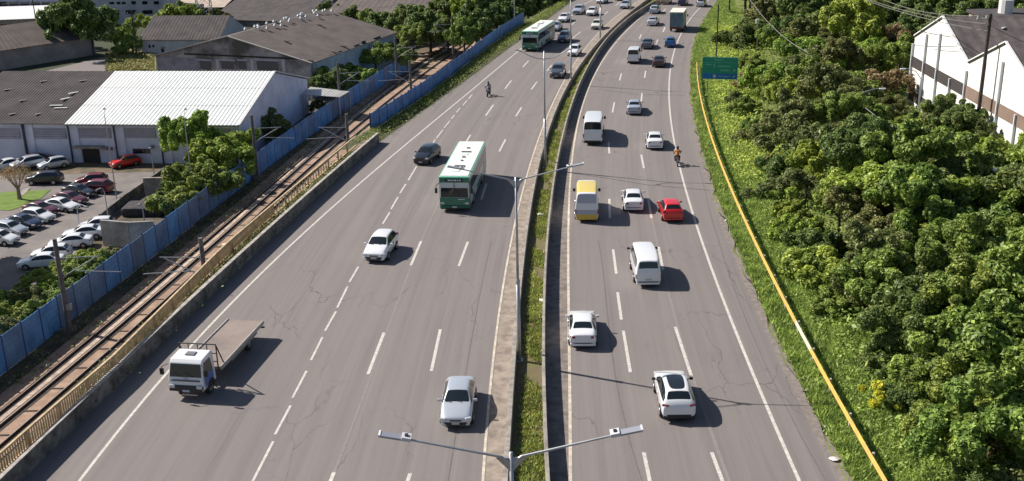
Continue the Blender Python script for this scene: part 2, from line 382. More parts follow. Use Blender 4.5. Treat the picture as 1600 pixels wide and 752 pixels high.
trace('lane_seam', [(880,130),(858,165),(838,200)], .04, SEAM, .0065)
# thin dark lines slanting across the right carriageway
mb = MB()
for pts in ([(895,271),(950,279),(1010,289),(1090,296),(1170,303)], [(935,140),(1000,148),(1070,149)]): strip_line(mb, [P(*p) for p in pts], .07, .0125)
mb.build('dark_cross_line', mat('dark_line', (.045,.04,.042), .8), road)

# ------------------------------------------------------------------ roadside wall, walkway and balustrade (left)
mb = MB(); wallstrip(mb, WALL, Y0, WEND, -.02, 1.0, .22, 1.5); ww = mb.build('roadside_wall', OLDCONC)
tag(ww, 'stained low concrete wall along the left shoulder of the motorway', 'wall')
c = MB(); wallstrip(c, off(WALL, .03), Y0, WEND, 1.003, 1.06, .28, 1.5); c.build('coping', mat('bleached_coping', (.36,.33,.30), .9, var=.35, scale=2), ww)
ribbon('walkway', mat('littered_walkway', (.24,.18,.12), .95, col2=(.07,.06,.03), scale=1.2, bump=.6, bscale=8, detail=7), off(WALL, -1.7), off(WALL, -.22), Y0, WEND, 2, .32)
bal_px = [(-60,765),(0,708),(85,634),(173,560),(240,500),(303,446),(374,385),(429,336),(473,300),(520,258),(563,221)]
balp = resample([P(x, y, 1.5) for x, y in [(-70,772),(0,708),(85,634),(173,560)]] + [Vector((WALL(y)-1.42, y, 1.5)) for y in (76, 88, 100, 109)], 2.9)
bal = thing('balustrade', (0, 0, 0), 0, 'cream painted balustrade between the railway and the roadside wall', 'balustrade')
nb = 0
for i, (a, b) in enumerate(zip(balp, balp[1:])):
    mb = MB(); mb.box((a.x, a.y, .95), (.14, .14, 1.15)); mb.build('post', TANRAIL, bal)
    mb = MB(); mb.beam(a, b, .13, .10); mb.build('top_rail', TANRAIL, bal)
    a2, b2 = a.copy(), b.copy(); a2.z = b2.z = .55; mb = MB(); mb.beam(a2, b2, .12, .12); mb.build('bottom_rail', TANRAIL, bal)
    if a.y < 84:
        nn = 13; me = None
        for k in range(nn):
            if nb >= 290: break
            t = (k+1)/(nn+1); p = a.lerp(b, t)
            if me is None:
                mb = MB(); mb.box((0, 0, 0), (.06, .07, .86)); o = mb.build('baluster', TANRAIL, bal); me = o.data; o.location = (p.x, p.y, 1.03)
            else: linkobj('baluster', me, bal, (p.x, p.y, 1.03))
            nb += 1
    elif a.y < 100:
        for t in (.25, .5, .75):
            p = a.lerp(b, t); mb = MB(); mb.box((p.x, p.y, 1.03), (.07, .07, .86)); mb.build('baluster', TANRAIL, bal)

# ------------------------------------------------------------------ railway
RA = [(-40,678),(0,644),(99.5,562.5),(120,541),(194.5,480),(267,421),(301,374+20),(359,344),(429,288),(474,247),(508,217),(536,188.5),(606,134),(642,108),(680,82),(701,70),(716,58)]
RC = [(-40,696),(0,662),(120,565),(230,472),(280,428),(313,398),(365,350),(429,293),(471.5,258.7),(540,198),(638,117),(680,89),(711,74),(724,62)]
RD = [(-40,730),(0,694),(143,568),(157,557),(280,448),(324.5,408),(399,337.4),(471.5,271.5),(540,213),(577,179.4),(642,127.5),(680,100),(716,79),(728,66)]
RE = [(-40,752),(0,718),(143,590),(280,466),(399,350),(476,280),(533,229),(577,190.7),(646,138.8),(680,113),(720,84),(734,68)]
def railcurve(px, deg=4): return Curve(px, z=ZG+.35, deg=deg)
ra, rc, rd, re_ = [railcurve(p) for p in (RA, RC, RD, RE)]
Ymax = 222; Ymin = 50
ribbon('track_bed', BALLAST, lambda y: ra(y)-1.6, lambda y: re_(y)+2.2, Ymin, Ymax, 2, ZG+.20)
rw = thing('railway_track', (0, 0, 0), 0, 'rusty railway tracks in brown ballast below the motorway wall', 'railway')
for nm, c_, wd in (('ra', ra, .95), ('rc', rc, .62), ('rd', rd, .6), ('re', re_, .5)):
    ribbon('grime_shadow_strip', DARKBED, off(c_, -wd/2+.12), off(c_, wd/2+.12), Ymin, Ymax, 2, ZG+.212, parent=rw)  # ballast grime and rail shadow painted together as one dark band
    mb = MB(); wallstrip(mb, off(c_, .04), Ymin, Ymax, ZG+.2, ZG+.36, .09, 2); mb.build('rail', RAIL, rw)
    mb = MB(); strip_line(mb, [(c_(y)-.005, y, ZG+.364) for y in np.arange(Ymin, Ymax, 2)], .07 if nm != 'ra' else .05); mb.build('rail_head', RAILTOP, rw)
ribbon('pale_strip', mat('pale_strip', (.46,.36,.29), .9, var=.4, scale=2), lambda y: rc(y)-.62-.1, lambda y: rc(y)-.34, Ymin, Ymax, 2, ZG+.23, parent=rw)  # whitish strip running along the left of the second rail
sl = MB(); 
me = None
for k, y in enumerate(np.arange(58, 130, 3.2)):
    for c0, c1 in ((rc, rd),):
        a, b = c0(y)+.3, c1(y)-.25
        mb = MB(); mb.box(((a+b)/2, y, ZG+.215), (b-a, .16, .05)); mb.build('slab_joint', DARKBED, rw)
ribbon('track_side_path', mat('trackside_dirt', (.15,.105,.065), .95, col2=(.05,.048,.025), scale=.6, bump=.6, bscale=6), lambda y: ra(y)-4.4, lambda y: ra(y)-1.5, Ymin, Ymax, 2, ZG+.06)

# catenary masts and cantilevers
def mast(x, y, top, right=True, label=''):
    t = thing('catenary_mast', (x, y, ZG), 0, label, 'mast', 'catenary masts beside the railway')
    h = top-ZG
    mb = MB(); mb.tube([(0,0,0),(0,0,h)], [.21,.16], 10); mb.build('pole', DGALV, t, smooth=False)
    mb = MB(); mb.box((0,0,.3), (.8,.8,.6)); mb.build('footing', OLDCONC, t)
    s = 1 if right else -1
    for dz in (0, ):
        mb = MB(); mb.tube([(0,0,h-1.55),(s*3.2,0,h-1.45)], .035, 6); mb.build('cantilever_tube', GALV, t)
        mb = MB(); mb.tube([(s*.1,0,h-3.1),(s*2.9,0,h-1.5)], .045, 6); mb.build('cantilever_brace', GALV, t)
        mb = MB(); mb.tube([(s*1.2,0,h-2.6),(s*4.6,0,h-2.75)], .035, 6); mb.build('registration_arm', GALV, t)
    mb = MB(); mb.tube([(s*.15,0,h-3.1),(s*.4,0,h-3.0)], .09, 8); mb.build('insulator', mat('brown_insulator', (.3,.25,.2), .4), t)
    if label.startswith('nearest'):
        mb = MB(); mb.box((.28,-.1,2.3), (.35,.3,.45)); mb.build('junction_box', mat('dirty_box', (.35,.33,.3), .6), t)
    return t
q = P(110,522,ZG); mast(q.x, q.y, 1.8, True, 'nearest dark railway mast, against the blue fence at the left')
q = P(403,282,ZG); mast(q.x, q.y, 1.6, True, 'dark railway mast in front of the white roofed warehouse corner')
q = P(533,178,ZG); mast(q.x, q.y, 1.4, True, 'dark railway mast on the fence side next to the small metal carport')
q = P(313,372,2.0); mast(q.x, q.y, 2.0, False, 'short looking railway mast rising behind the cream balustrade')
q = P(541,178,2.0); mast(q.x, q.y, 2.0, False, 'railway mast at the end of the roadside wall')
q = P(640,95,1.8); mast(q.x, q.y, 1.8, False, 'railway mast behind the second blue fence')
q = P(706,25,1.8); mast(q.x, q.y, 1.8, False, 'farthest railway mast where the tracks bend into the trees')
q = P(617,58,1.8); mast(q.x, q.y, 1.6, True, 'far railway mast among bushes by the blue fence end')
wires = MB()
for c_, dx in ((ra, .8), (rd, .5)):
    for z_ in (-.9, .25):
        pts = [(c_(y)+dx, y, z_) for y in range(50, 222, 6)]; wires.tube(pts, .012, 4)
tag(wires.build('overhead_wire', DGALV), 'thin overhead contact wires strung above the railway', 'wire')

# ------------------------------------------------------------------ blue fences
def blue_fence(pts, zb, h, step, label, sheetm):
    t = thing('blue_fence', (0, 0, 0), 0, label, 'fence')
    pts = resample(pts, step)
    for i, (a, b) in enumerate(zip(pts, pts[1:])):
        d = (b-a).normalized(); n = Vector((-d.y, d.x, 0))
        mb = MB(); j = random.uniform(-.04, .04)
        c0 = a+d*.06; c1 = b-d*.06
        k = 8
        vs = []
        for q in range(k+1):     # ribbed sheet
            p = c0.lerp(c1, q/k)+n*(.03 if q % 2 else -.03)
            vs += [(p.x, p.y, zb+.08), (p.x, p.y, zb+h+j)]
        vs += [(v[0]-n.x*.03, v[1]-n.y*.03, v[2]) for v in vs]
        m_ = 2*(k+1)
        fs = [(2*q, 2*q+2, 2*q+3, 2*q+1) for q in range(k)]+[(m_+2*q+1, m_+2*q+3, m_+2*q+2, m_+2*q) for q in range(k)]
        fs += [(2*q+1, 2*q+3, m_+2*q+3, m_+2*q+1) for q in range(k)]
        mb.add(vs, fs); mb.build('sheet_panel', sheetm, t)
        mb = MB(); mb.box((a.x, a.y, zb+(h+.12)/2), (.13, .13, h+.12), math.atan2(d.y, d.x)); mb.build('post', BLUED, t)
    return t
B1 = [(-60,632),(0,590),(60,545),(110,508),(190,440),(270,377),(340,321),(400,277),(470,226),(520,190),(560,161),(600,133),(640,110)]
BC = Curve(B1, z=ZG, deg=4)
ys = np.arange(BC.lo, BC.hi, 4)
blue_fence([Vector((BC(y), y, ZG)) for y in ys], ZG, 2.75, 2.5, 'long blue sheet metal fence between the railway and the parking lot', BLUE)
ys = np.arange(FENCE2.lo, FENCE2.hi+1, 3)
blue_fence([Vector((FENCE2(y), y, 0)) for y in ys], -.02, 1.95, 2.5, 'blue sheet metal fence along the road verge above the far tracks', mat('faded_blue_sheet', (.10,.23,.52), .55, var=.35, scale=.8))

# ------------------------------------------------------------------ guardrail (right)
gr = thing('guardrail', (0, 0, 0), 0, 'long yellow steel guardrail along the grass verge', 'guardrail')
g0, g1 = 30, P(1090,97,.7).y
seg = resample([Vector((RAILG(y), y, .7)) for y in np.arange(g0, g1, 1.5)], 4.0)
WR = mat('bare_rail_steel', (.55,.50,.42), .5, .3)
white_y = (P(1258,534,.7).y, P(1244,508,.7).y)
for i, (a, b) in enumerate(zip(seg, seg[1:])):
    d = (b-a).normalized(); n = Vector((d.y, -d.x, 0))
    prof = [(0,.16),(.05,.11),(.05,.06),(0,.0),(.05,-.06),(.05,-.11),(0,-.16)]
    vs = []
    for p in (a, b):
        for o_, dz in prof: vs.append((p.x-n.x*(o_+.10), p.y-n.y*(o_+.10), p.z+dz))
        for o_, dz in prof: vs.append((p.x-n.x*(o_+.085), p.y-n.y*(o_+.085), p.z+dz+.001))
    fs = [(k, k+1, 14+k+1, 14+k) for k in range(6)]+[(7+k+1, 7+k, 21+k, 21+k+1) for k in range(6)]+[(0,14,21,7)]
    mb = MB(); mb.add(vs, fs)
    mm = (a.y+b.y)/2; mb.build('rail_beam', WR if white_y[0]-2 < mm < white_y[1]+2 else YEL, gr)
    mb = MB(); mb.box((a.x+.07, a.y, .35), (.1,.14,.95)); mb.build('post', WR, gr)

# ------------------------------------------------------------------ LEAF MESHES
def leaves(n, lobes, leaf, seed, up=.35, shell=.72, flat=1.0):
    """leaf shaped quads spread through and over a set of lobes ((cx,cy,cz,r)...)"""
    g = np.random.default_rng(seed); L = np.array(lobes, float)
    wgt = L[:, 3]**2; idx = g.choice(len(L), n, p=wgt/wgt.sum())
    d = g.normal(size=(n, 3)); d[:, 2] = d[:, 2]+up*1.2; d /= np.linalg.norm(d, axis=1)[:, None]
    rr = L[idx, 3]*(shell+(1-shell)*g.random(n)**.6*1.25)
    c = L[idx, :3]+d*rr[:, None]*np.array([1, 1, flat])
    nrm = d*.9+g.normal(size=(n, 3))*.55+np.array([0, 0, up]); nrm /= np.linalg.norm(nrm, axis=1)[:, None]
    a = np.cross(nrm, g.normal(size=(n, 3))); a /= np.linalg.norm(a, axis=1)[:, None]; b = np.cross(nrm, a)
    s = leaf*(.55+.9*g.random(n))[:, None]
    droop = nrm*(-.25)*s
    V = np.stack([c-a*s, c-b*s*.5-droop*.3, c+a*s+droop, c+b*s*.5-droop*.3], 1).reshape(-1, 3)
    F = np.arange(4*n).reshape(-1, 4); return V, F
def crown_lobes(seed, r, h, k=46, sub=4):
    """clumps on clumps: each limb's clump carries smaller sprays, so the outline is ragged"""
    g = np.random.default_rng(seed); out = []
    ph = g.random(6)*6.283; el = .75+.5*g.random()
    hubs = [(g.normal()*r*.42, g.normal()*r*.42, h*(.45+.5*g.random())) for _ in range(5)]
    for i in range(k):
        a = g.random()*6.283; R = r*(1+.28*math.sin(2*a+ph[0])+.18*math.sin(3*a+ph[1])); rad = R*math.sqrt(g.random())
        bx, by = rad*math.cos(a)*el, rad*math.sin(a)/el
        near = min(math.hypot(bx-q[0], by-q[1])/r for q in hubs); hq = min(hubs, key=lambda q: math.hypot(bx-q[0], by-q[1]))[2]
        z = max(h*.08, hq*(1-.55*near)-h*.35*g.random()**1.6)
        br = r*(.10+.13*g.random())
        out.append((bx, by, z, br))
        for j in range(sub):
            d = g.normal(size=3); d[2] = abs(d[2])*.8; d /= np.linalg.norm(d)
            out.append((bx+d[0]*br*.95, by+d[1]*br*.95, z+d[2]*br*.8, br*(.30+.25*g.random())))
    return out
def trunk_mesh(h, r, seed, spread):
    g = random.Random(seed); mb = MB()
    mb.tube([(0,0,-.5),(.05,.03,h*.35),(-.06,.08,h*.7)], [r, r*.75, r*.5], 8)
    for i in range(5):
        a = g.random()*6.28; z = h*(.4+.25*g.random()); L = spread*(.5+.3*g.random())
        mb.tube([(0,.03,z),(math.cos(a)*L*.5, math.sin(a)*L*.5, z+L*.4),(math.cos(a)*L, math.sin(a)*L, z+L*.75)], [r*.4, r*.25, r*.1], 6)
    me = bpy.data.meshes.new('trunk'); me.from_pydata(mb.v, [], mb.f); me.materials.append(BARK); return me
CROWN = {}
def crown(kind, v, r, h, n, leaf, k=46, **kw):
    V, F = leaves(n, crown_lobes(v*7+len(CROWN)*3, r, h, k), leaf, v+len(CROWN), **kw)
    CROWN[(kind, v)] = (fastmesh('crown_'+kind, V, F, LEAF[kind]), r, h)
for v in range(4): crown('dark', v, 3.3, 4.2, 24000, .135)
for v in range(3): crown('mid', v, 3.2, 4.0, 24000, .13)
for v in range(2): crown('bright', v, 2.9, 3.8, 19000, .13)
for v in range(2): crown('olive', v, 2.9, 4.2, 19000, .11, shell=.5)
crown('brown', 0, 1.8, 2.6, 5000, .11, shell=.3); crown('yellow', 0, 1.2, 1.3, 2600, .12, 9)
TRUNKS = [trunk_mesh(4.0, .22, s, 1.8) for s in range(3)]
def tree(name, x, y, z, kind, v, s, hz=1.0, trunk_h=None, label=None, cat='tree', group=None, rz=None, sz=None):
    me, r, h = CROWN[(kind, v)]
    t = thing(name, (x, y, z), random.random()*6.28 if rz is None else rz, label, cat, group)
    th = trunk_h if trunk_h is not None else 2.4
    c = linkobj('crown', me, t, (0, 0, th*hz-.3*h*s*.3)); c.scale = (s, s*random.uniform(.85, 1.15), (sz or s)*hz)
    if th > .4:
        k = linkobj('trunk', TRUNKS[v % 3], t); k.scale = (s, s, max(.3, (th+h*s*.5)/4.0*hz))
    return t

# forest right of the guardrail
edge_px = [(1484,775),(1420,690),(1360,600),(1292,500),(1244,420),(1206,335),(1176,260),(1150,180),(1150,120),(1150,60),(1135,20),(1130,0)]
ep = [P(x, y, 0) for x, y in edge_px]; eys = [p.y for p in ep]; exs = [p.x for p in ep]
def forest_x(y): return float(np.interp(y, eys, exs)) if y < eys[-1] else exs[-1]+(y-eys[-1])*.25
pts = []; gr_ = random.Random(5)
for k in range(34000):
    nearp = len(pts) < 105
    y = gr_.uniform(33, 84) if nearp else gr_.uniform(70, 262); xl = forest_x(y); xr = 44.0 if 84 < y < 127 else (62 if y < 84 else 104)
    xr = min(xr, y*.52+12)
    x = gr_.uniform(xl+.6, xr)
    md = 2.35 if nearp else 3.2 + max(0, y-90)*.017
    if nearp and k > 9000: pass
    if all((x-a)**2+(y-b)**2 > md*md for a, b in pts): pts.append((x, y))
    if len(pts) >= 290: break
wh_lab = {
 'dark': 'dark green tree', 'mid': 'mid green leafy tree', 'bright': 'bright green leafy tree', 'olive': 'olive feathery tree'}
for x, y in pts:
    d = x-forest_x(y)
    u = gr_.random()
    if y > 150: kind = 'dark' if u < .62 else 'mid' if u < .9 else 'olive'
    elif 92 < y < 140 and x > 26: kind = 'olive' if u < .45 else 'mid' if u < .75 else 'bright'
    else: kind = 'dark' if u < .30 else 'mid' if u < .74 else 'bright' if u < .86 else 'olive'
    v = gr_.randrange(4 if kind == 'dark' else 3 if kind == 'mid' else 2)
    s = (.52 if d < 2 else .78 if d < 4.5 else .98)*gr_.uniform(.8, 1.3)
    if y > 170: s *= 1.5
    th = .15 if d < 3 else gr_.uniform(.8, 2.6) if d < 7 else gr_.uniform(1.5, 4.6)
    if y > 185 and x > 38: th += 3
    if 84 < y < 127 and x > 36: th = min(th, 1.0); s = min(s, .75)
    row = 'the nearest white SUV' if y < 58 else 'the old minibus' if y < 75 else 'the red car' if y < 96 else 'the rider in orange' if y < 125 else 'the road sign' if y < 160 else 'the box truck' if y < 205 else 'the top edge'
    zone = ('at the grassy edge, level with ' if d < 3.5 else 'near the grass, level with ' if d < 10 else 'deep in the wood, level with ' if d < 20 else 'at the far right, level with ')+row
    lab = ('large ' if s > 1.0 else 'small ' if s < .62 else '')+wh_lab[kind]+' '+zone
    tree('leafy_tree', x, y, land_z(x, y), kind, v, s, 1.0, th, lab, 'tree', lab.replace(' tree ', ' trees ', 1))
# single trees one can pick out
def px_tree(px, py, zc, kind, v, s, label, hz=1, th=2.4, name='leafy_tree', zg=0, cat='tree', group=None):
    q = P(px, py, zc); return tree(name, q.x, q.y, zg, kind, v, s, hz, th, label, cat, group)
px_tree(1172,118,1.5,'brown',0,1.0,'dry reddish brown bush just right of the green road sign',1,.5,'dry_bush',cat='bush')
px_tree(1392,62,5,'brown',0,1.7,'tall dry brown tree left of the white sawtooth warehouse',1.2,3.0)
px_tree(1385,100,5,'brown',0,1.5,'dry brown shrub below the tall brown tree',1,2.0)
px_tree(1380,600,1.2,'yellow',0,1.0,'small yellow green shrub at the near edge of the wood',1,.2,'yellow_shrub',cat='shrub')
px_tree(1560,650,2.5,'brown',0,.6,'reddish leaved shrub near the bottom right corner',1,1.2,'dry_bush',cat='bush')
px_tree(1340,35,7,'bright',0,1.6,'sunlit vine covered tree mound at the top right',1.3,3.0)
px_tree(1320,75,5,'bright',1,1.5,'sunlit yellowish tree below the vine covered mound',1.1,2.0)
px_tree(1250,130,2,'bright',1,1.1,'light green tree around the ivy covered post',1,1.5)
px_tree(1480,165,5,'dark',1,.8,'dark leafed tree in front of the first white gable',1,3.2)
px_tree(1515,175,5,'dark',2,.75,'dark leafed tree left of the tall wooden pole',1,3.0)

# ------------------------------------------------------------------ grass and weeds (nobody could count them)
def scatter_blades(name, pts, hgt, m, label, cat, seed, wid=.05):
    g = np.random.default_rng(seed); Pn = np.array(pts); n = len(Pn)
    k = 3; C = np.repeat(Pn, k, 0); C[:, :2] += g.normal(size=(n*k, 2))*.10; N_ = n*k
    a = g.random(N_)*6.283; lean = g.normal(size=(N_, 2))*.45
    h = hgt*(.5+g.random(N_)); dx = np.stack([np.cos(a), np.sin(a), np.zeros(N_)], 1)*wid*(.6+g.random(N_))[:, None]
    top = C+np.stack([lean[:, 0]*h, lean[:, 1]*h, h], 1)
    V = np.stack([C-dx, C+dx, top], 1).reshape(-1, 3); F = np.arange(3*N_).reshape(-1, 3)
    me = fastmesh(name, V, F, m); o = linkobj(name, me); tag(o, label, cat, kind='stuff'); return o
g = np.random.default_rng(3); gp = []; gw = []
while len(gp) < 90000:
    y = 38+220*g.random()**1.35; x0 = RASPH(y)+.12; x1 = forest_x(y)+2.0
    x = x0+(x1-x0)*g.random()
    if math.sin(x*1.7+y*.6)+math.sin(y*.9-x*.8)+g.random()*2 > -.5: gp.append((x, y, land_z(x, y)-.03))
scatter_blades('grass', gp, .26, GRASSB, 'green grass growing on the verge around the yellow guardrail', 'grass', 1, .055)
gm = []
for k in range(20000):
    y = 40+240*g.random()**1.4; a, b = BARL(y)+.45, BARR(y)-.2
    x = a+(b-a)*g.random()
    if math.sin(y*.31)+math.sin(y*.83+2)+.8*math.sin(x*4+y)+g.random()*1.6 > .15: gm.append((x, y, .24))
scatter_blades('median_grass', gm[::2], .17, GRASSB, 'green grass growing between the two median barriers', 'grass', 2)
scatter_blades('dry_median_grass', gm[1::2], .15, DRYG, 'dry olive grass growing between the two median barriers', 'grass', 12)
def weed_patch(name, areas, n, leaf, m, label, seed, hmax=.5):
    g = np.random.default_rng(seed); Vs = []
    pts = []
    while len(pts) < n:
        pts.append(areas(g))
    C = np.array(pts); C[:, 2] += hmax*g.random(n)**1.5
    nrm = g.normal(size=(n, 3))*.6+np.array([-.1, 0, 1]); nrm /= np.linalg.norm(nrm, axis=1)[:, None]
    a = np.cross(nrm, g.normal(size=(n, 3))); a /= np.linalg.norm(a, axis=1)[:, None]; b = np.cross(nrm, a); s = leaf*(.5+g.random(n))[:, None]
    V = np.stack([C-a*s, C-b*s*.5, C+a*s, C+b*s*.5], 1).reshape(-1, 3)
    o = linkobj(name, fastmesh(name, V, np.arange(4*n).reshape(-1, 4), m)); tag(o, label, 'weeds', kind='stuff')
def clump(gx, fn, k=14, r=.6):
    st = {'c': None, 'n': 0}
    def f(g):
        if st['n'] <= 0: st['c'] = fn(g); st['n'] = int(g.integers(5, 2*k)); st['r'] = r*(.4+g.random()*1.2)
        st['n'] -= 1; c = st['c']; d = g.normal(size=2)*st['r']; hh = max(0, .5-.4*np.hypot(*d)/st['r'])*st['r']
        return (c[0]+d[0], c[1]+d[1], c[2]+hh)
    return f
def slope_area(g):
    y = 40+180*g.random()**1.3; a = max(RAILG(min(y, 150)), RASPH(y))+.9; b = max(forest_x(y)+4, a+2); t = g.random()**.75; x = a+(b-a)*t; return (x, y, land_z(x, y))
weed_patch('ground_cover', clump(0, slope_area), 42000, .085, GRASSB, 'leafy weeds covering the slope between guardrail and wood', 5, .35)
def far_slope(g):
    y = 95+95*g.random(); a = RASPH(y)+3.0; x = a+(max(forest_x(y)+3, a+2)-a)*g.random(); return (x, y, land_z(x, y))
weed_patch('bright_ground_cover', clump(0, far_slope, 16, .9), 30000, .11, BRIGHTG, 'bright green weeds on the slope around the road sign', 6, .5)
def under_wood(g):
    y = 40+165*g.random()**1.1; a = max(forest_x(y)+1.5, RASPH(y)+5); x = a+(min(100, y*.52+12)-a)*g.random(); 
    if 84 < y < 127 and x > 44: x = 43
    return (x, y, land_z(x, y))
weed_patch('undergrowth', clump(0, under_wood, 26, 1.1), 90000, .17, LEAF['mid'], 'dense undergrowth on the floor of the wood', 7, 1.1)
def wall_weeds(g):
    y = 54+52*g.random(); return (WALL(y)-.35-1.0*g.random(), y, .33)
weed_patch('walkway_weeds', clump(0, wall_weeds, 20, .32), 12000, .09, LEAF['olive'], 'weeds growing between the balustrade and the roadside wall', 8, .35)
def left_verge(g):
    y = 112+120*g.random(); a, b = FENCE2(y)+.3, VERGE(y)-.7; return (a+(b-a)*g.random(), y, .05)
weed_patch('verge_weeds', clump(0, left_verge, 18, .5), 30000, .075, LEAF['mid'], 'weeds between the second blue fence and the road shoulder', 9, .4)
ribbon('left_verge', mat('verge_soil', (.07,.075,.03), .95, col2=(.04,.045,.02), scale=.5), lambda y: FENCE2(y)-.4, VERGE, WEND-3, 330, 2, .02)
def bank(g):
    y = 68+140*g.random(); return (BC(y)+.5+2.6*g.random(), y, ZG+.05)
weed_patch('trackside_weeds', clump(0, bank, 12, .4), 9000, .10, LEAF['olive'], 'sparse weeds at the foot of the blue fence', 10, .3)
#@@PART2@@
# ------------------------------------------------------------------ lamp posts in the median
def lamp_post(x, y, h, kind, label, zb=.25, arm=3.6):
    t = thing('street_lamp', (x, y, zb), 0, label, 'street lamp', 'double armed street lamps in the median')
    H = h-zb
    mb = MB(); mb.tube([(0,0,0),(0,0,H*.45)], [.13,.11], 10); mb.tube([(0,0,H*.45),(0,0,H+.12)], [.085,.06], 10); mb.build('pole', GALV, t, smooth=True)
    mb = MB(); mb.tube([(0,0,H*.45-.15),(0,0,H*.45+.1)], .13, 10); mb.box((0,0,.03), (.45,.45,.06)); mb.build('collar', GALV, t)
    for s in (-1, 1):
        if kind == 'led':
            mb = MB(); mb.tube([(0,0,H-.25),(s*.3,0,H-.02),(s*(arm-.85),0,H+.62)], [.05,.042,.034], 8); a = mb.build('arm', GALV, t)
            mb = MB(); mb.add([(s*.05,-.02,H-.5),(s*.05,.02,H-.5),(s*.45,.02,H-.05),(s*.45,-.02,H-.05),(s*.05,-.02,H-.05),(s*.05,.02,H-.05)], [(0,3,4),(1,5,2),(0,1,2,3),(3,2,5,4)]); mb.build('gusset', GALV, t)
            mb = MB(); mb.box((s*(arm-.42),0,H+.74), (.88,.30,.07), M=Matrix.Rotation(-s*.2,3,'Y')); hd = mb.build('lamp_head', mat('lamp_housing', (.34,.35,.40), .45, .4), t, bevel=.015)
            mb = MB(); mb.box((s*(arm-.80),0,H+.70), (.28,.34,.11), M=Matrix.Rotation(-s*.2,3,'Y')); mb.build('driver_box', mat('lamp_driver_cover', (.55,.55,.58), .5), hd, bevel=.01)
            mb = MB(); mb.box((s*(arm-.80),0,H+.78), (.10,.13,.03)); mb.build('photocell', BLACK, hd)
            mb = MB(); mb.box((s*(arm-.02),0,H+.83), (.06,.31,.08)); mb.build('end_cap', mat('lamp_end_cap', (.6,.6,.62), .4), hd)
        else:
            pts = [(0,0,H-.9)]+[(s*arm*.5*(1-math.cos(k*math.pi/10))*.98, 0, H-.9+.95*math.sin(k*math.pi/10)**.6*(k/5 if k < 5 else 1)) for k in range(1, 6)]
            pts = [(0,0,H-.6),(s*arm*.3,0,H-.52),(s*arm*.62,0,H-.22),(s*arm*.85,0,H+.12)]
            mb = MB(); mb.tube(pts, [.05,.045,.04,.035], 8); mb.build('arm', GALV, t)
            mb = MB(); mb.box((s*arm*.97,0,H+.22), (.6,.2,.1), M=Matrix.Rotation(-s*.35,3,'Y')); mb.build('lamp_head', mat('lamp_housing', (.34,.35,.40), .45, .4), t, bevel=.02)
    return t
q = P(798,722,11.2); lamp_post(q.x+.02, q.y, 11.4, 'led', 'nearest street lamp, its two arms crossing the bottom of the view', arm=3.85)
q = P(806,283,11.2); lamp_post(q.x, q.y, 11.3, 'led', 'street lamp in the median beside the green bus', arm=3.75)
q = P(852,262,.25); lamp_post(q.x, q.y, 11.2, 'curved', 'street lamp with upswept arms opposite the white passenger van', arm=2.4)
q = P(892,130,.25); lamp_post(q.x, q.y, 11.6, 'curved', 'street lamp with upswept arms beside the dark oncoming car', arm=2.4)
q = P(938,60,.25); lamp_post(q.x, q.y, 11.6, 'curved', 'far street lamp whose top is cut by the upper edge', arm=2.4)
q = P(985,20,.25); lamp_post(q.x, q.y, 11.6, 'curved', 'farthest street lamp pole, near the top edge', arm=2.4)

# ------------------------------------------------------------------ VEHICLES
def paint(name, c, metal=0.0, rough=.3): return mat(name, c, rough, metal, coat=1, spec=.5)
PW = paint('white_paint', (.74,.75,.78)); PSIL = paint('silver_paint', (.50,.54,.60), .35, .35); PGR = paint('grey_paint', (.10,.12,.15), .5)
PDK = paint('black_blue_paint', (.010,.014,.022), .2); PRED = paint('red_paint', (.62,.012,.010)); PMAR = paint('maroon_paint', (.10,.008,.016), .2)
PBLU = paint('blue_paint', (.012,.10,.30), .2); PYEL = paint('yellow_paint', (.80,.60,.10)); PYELD = paint('mustard_paint', (.62,.42,.03))
PDRED = paint('dark_red_paint', (.16,.010,.018), .1); PBRN = paint('brown_paint', (.05,.025,.03), .3); PNAVY = paint('navy_paint', (.01,.02,.06), .2)
PLAV = paint('pale_blue_grey_paint', (.36,.40,.50), .1, .4); PCREAM = paint('cream_paint', (.66,.65,.58)); PBEI = paint('beige_paint', (.45,.36,.28), .2)
LAB = {0:'body',1:'windshield',2:'rear_window',3:'side_window',4:'underbody',5:'grille',6:'roof_panel',7:'lower_skirt',8:'rear_panel'}
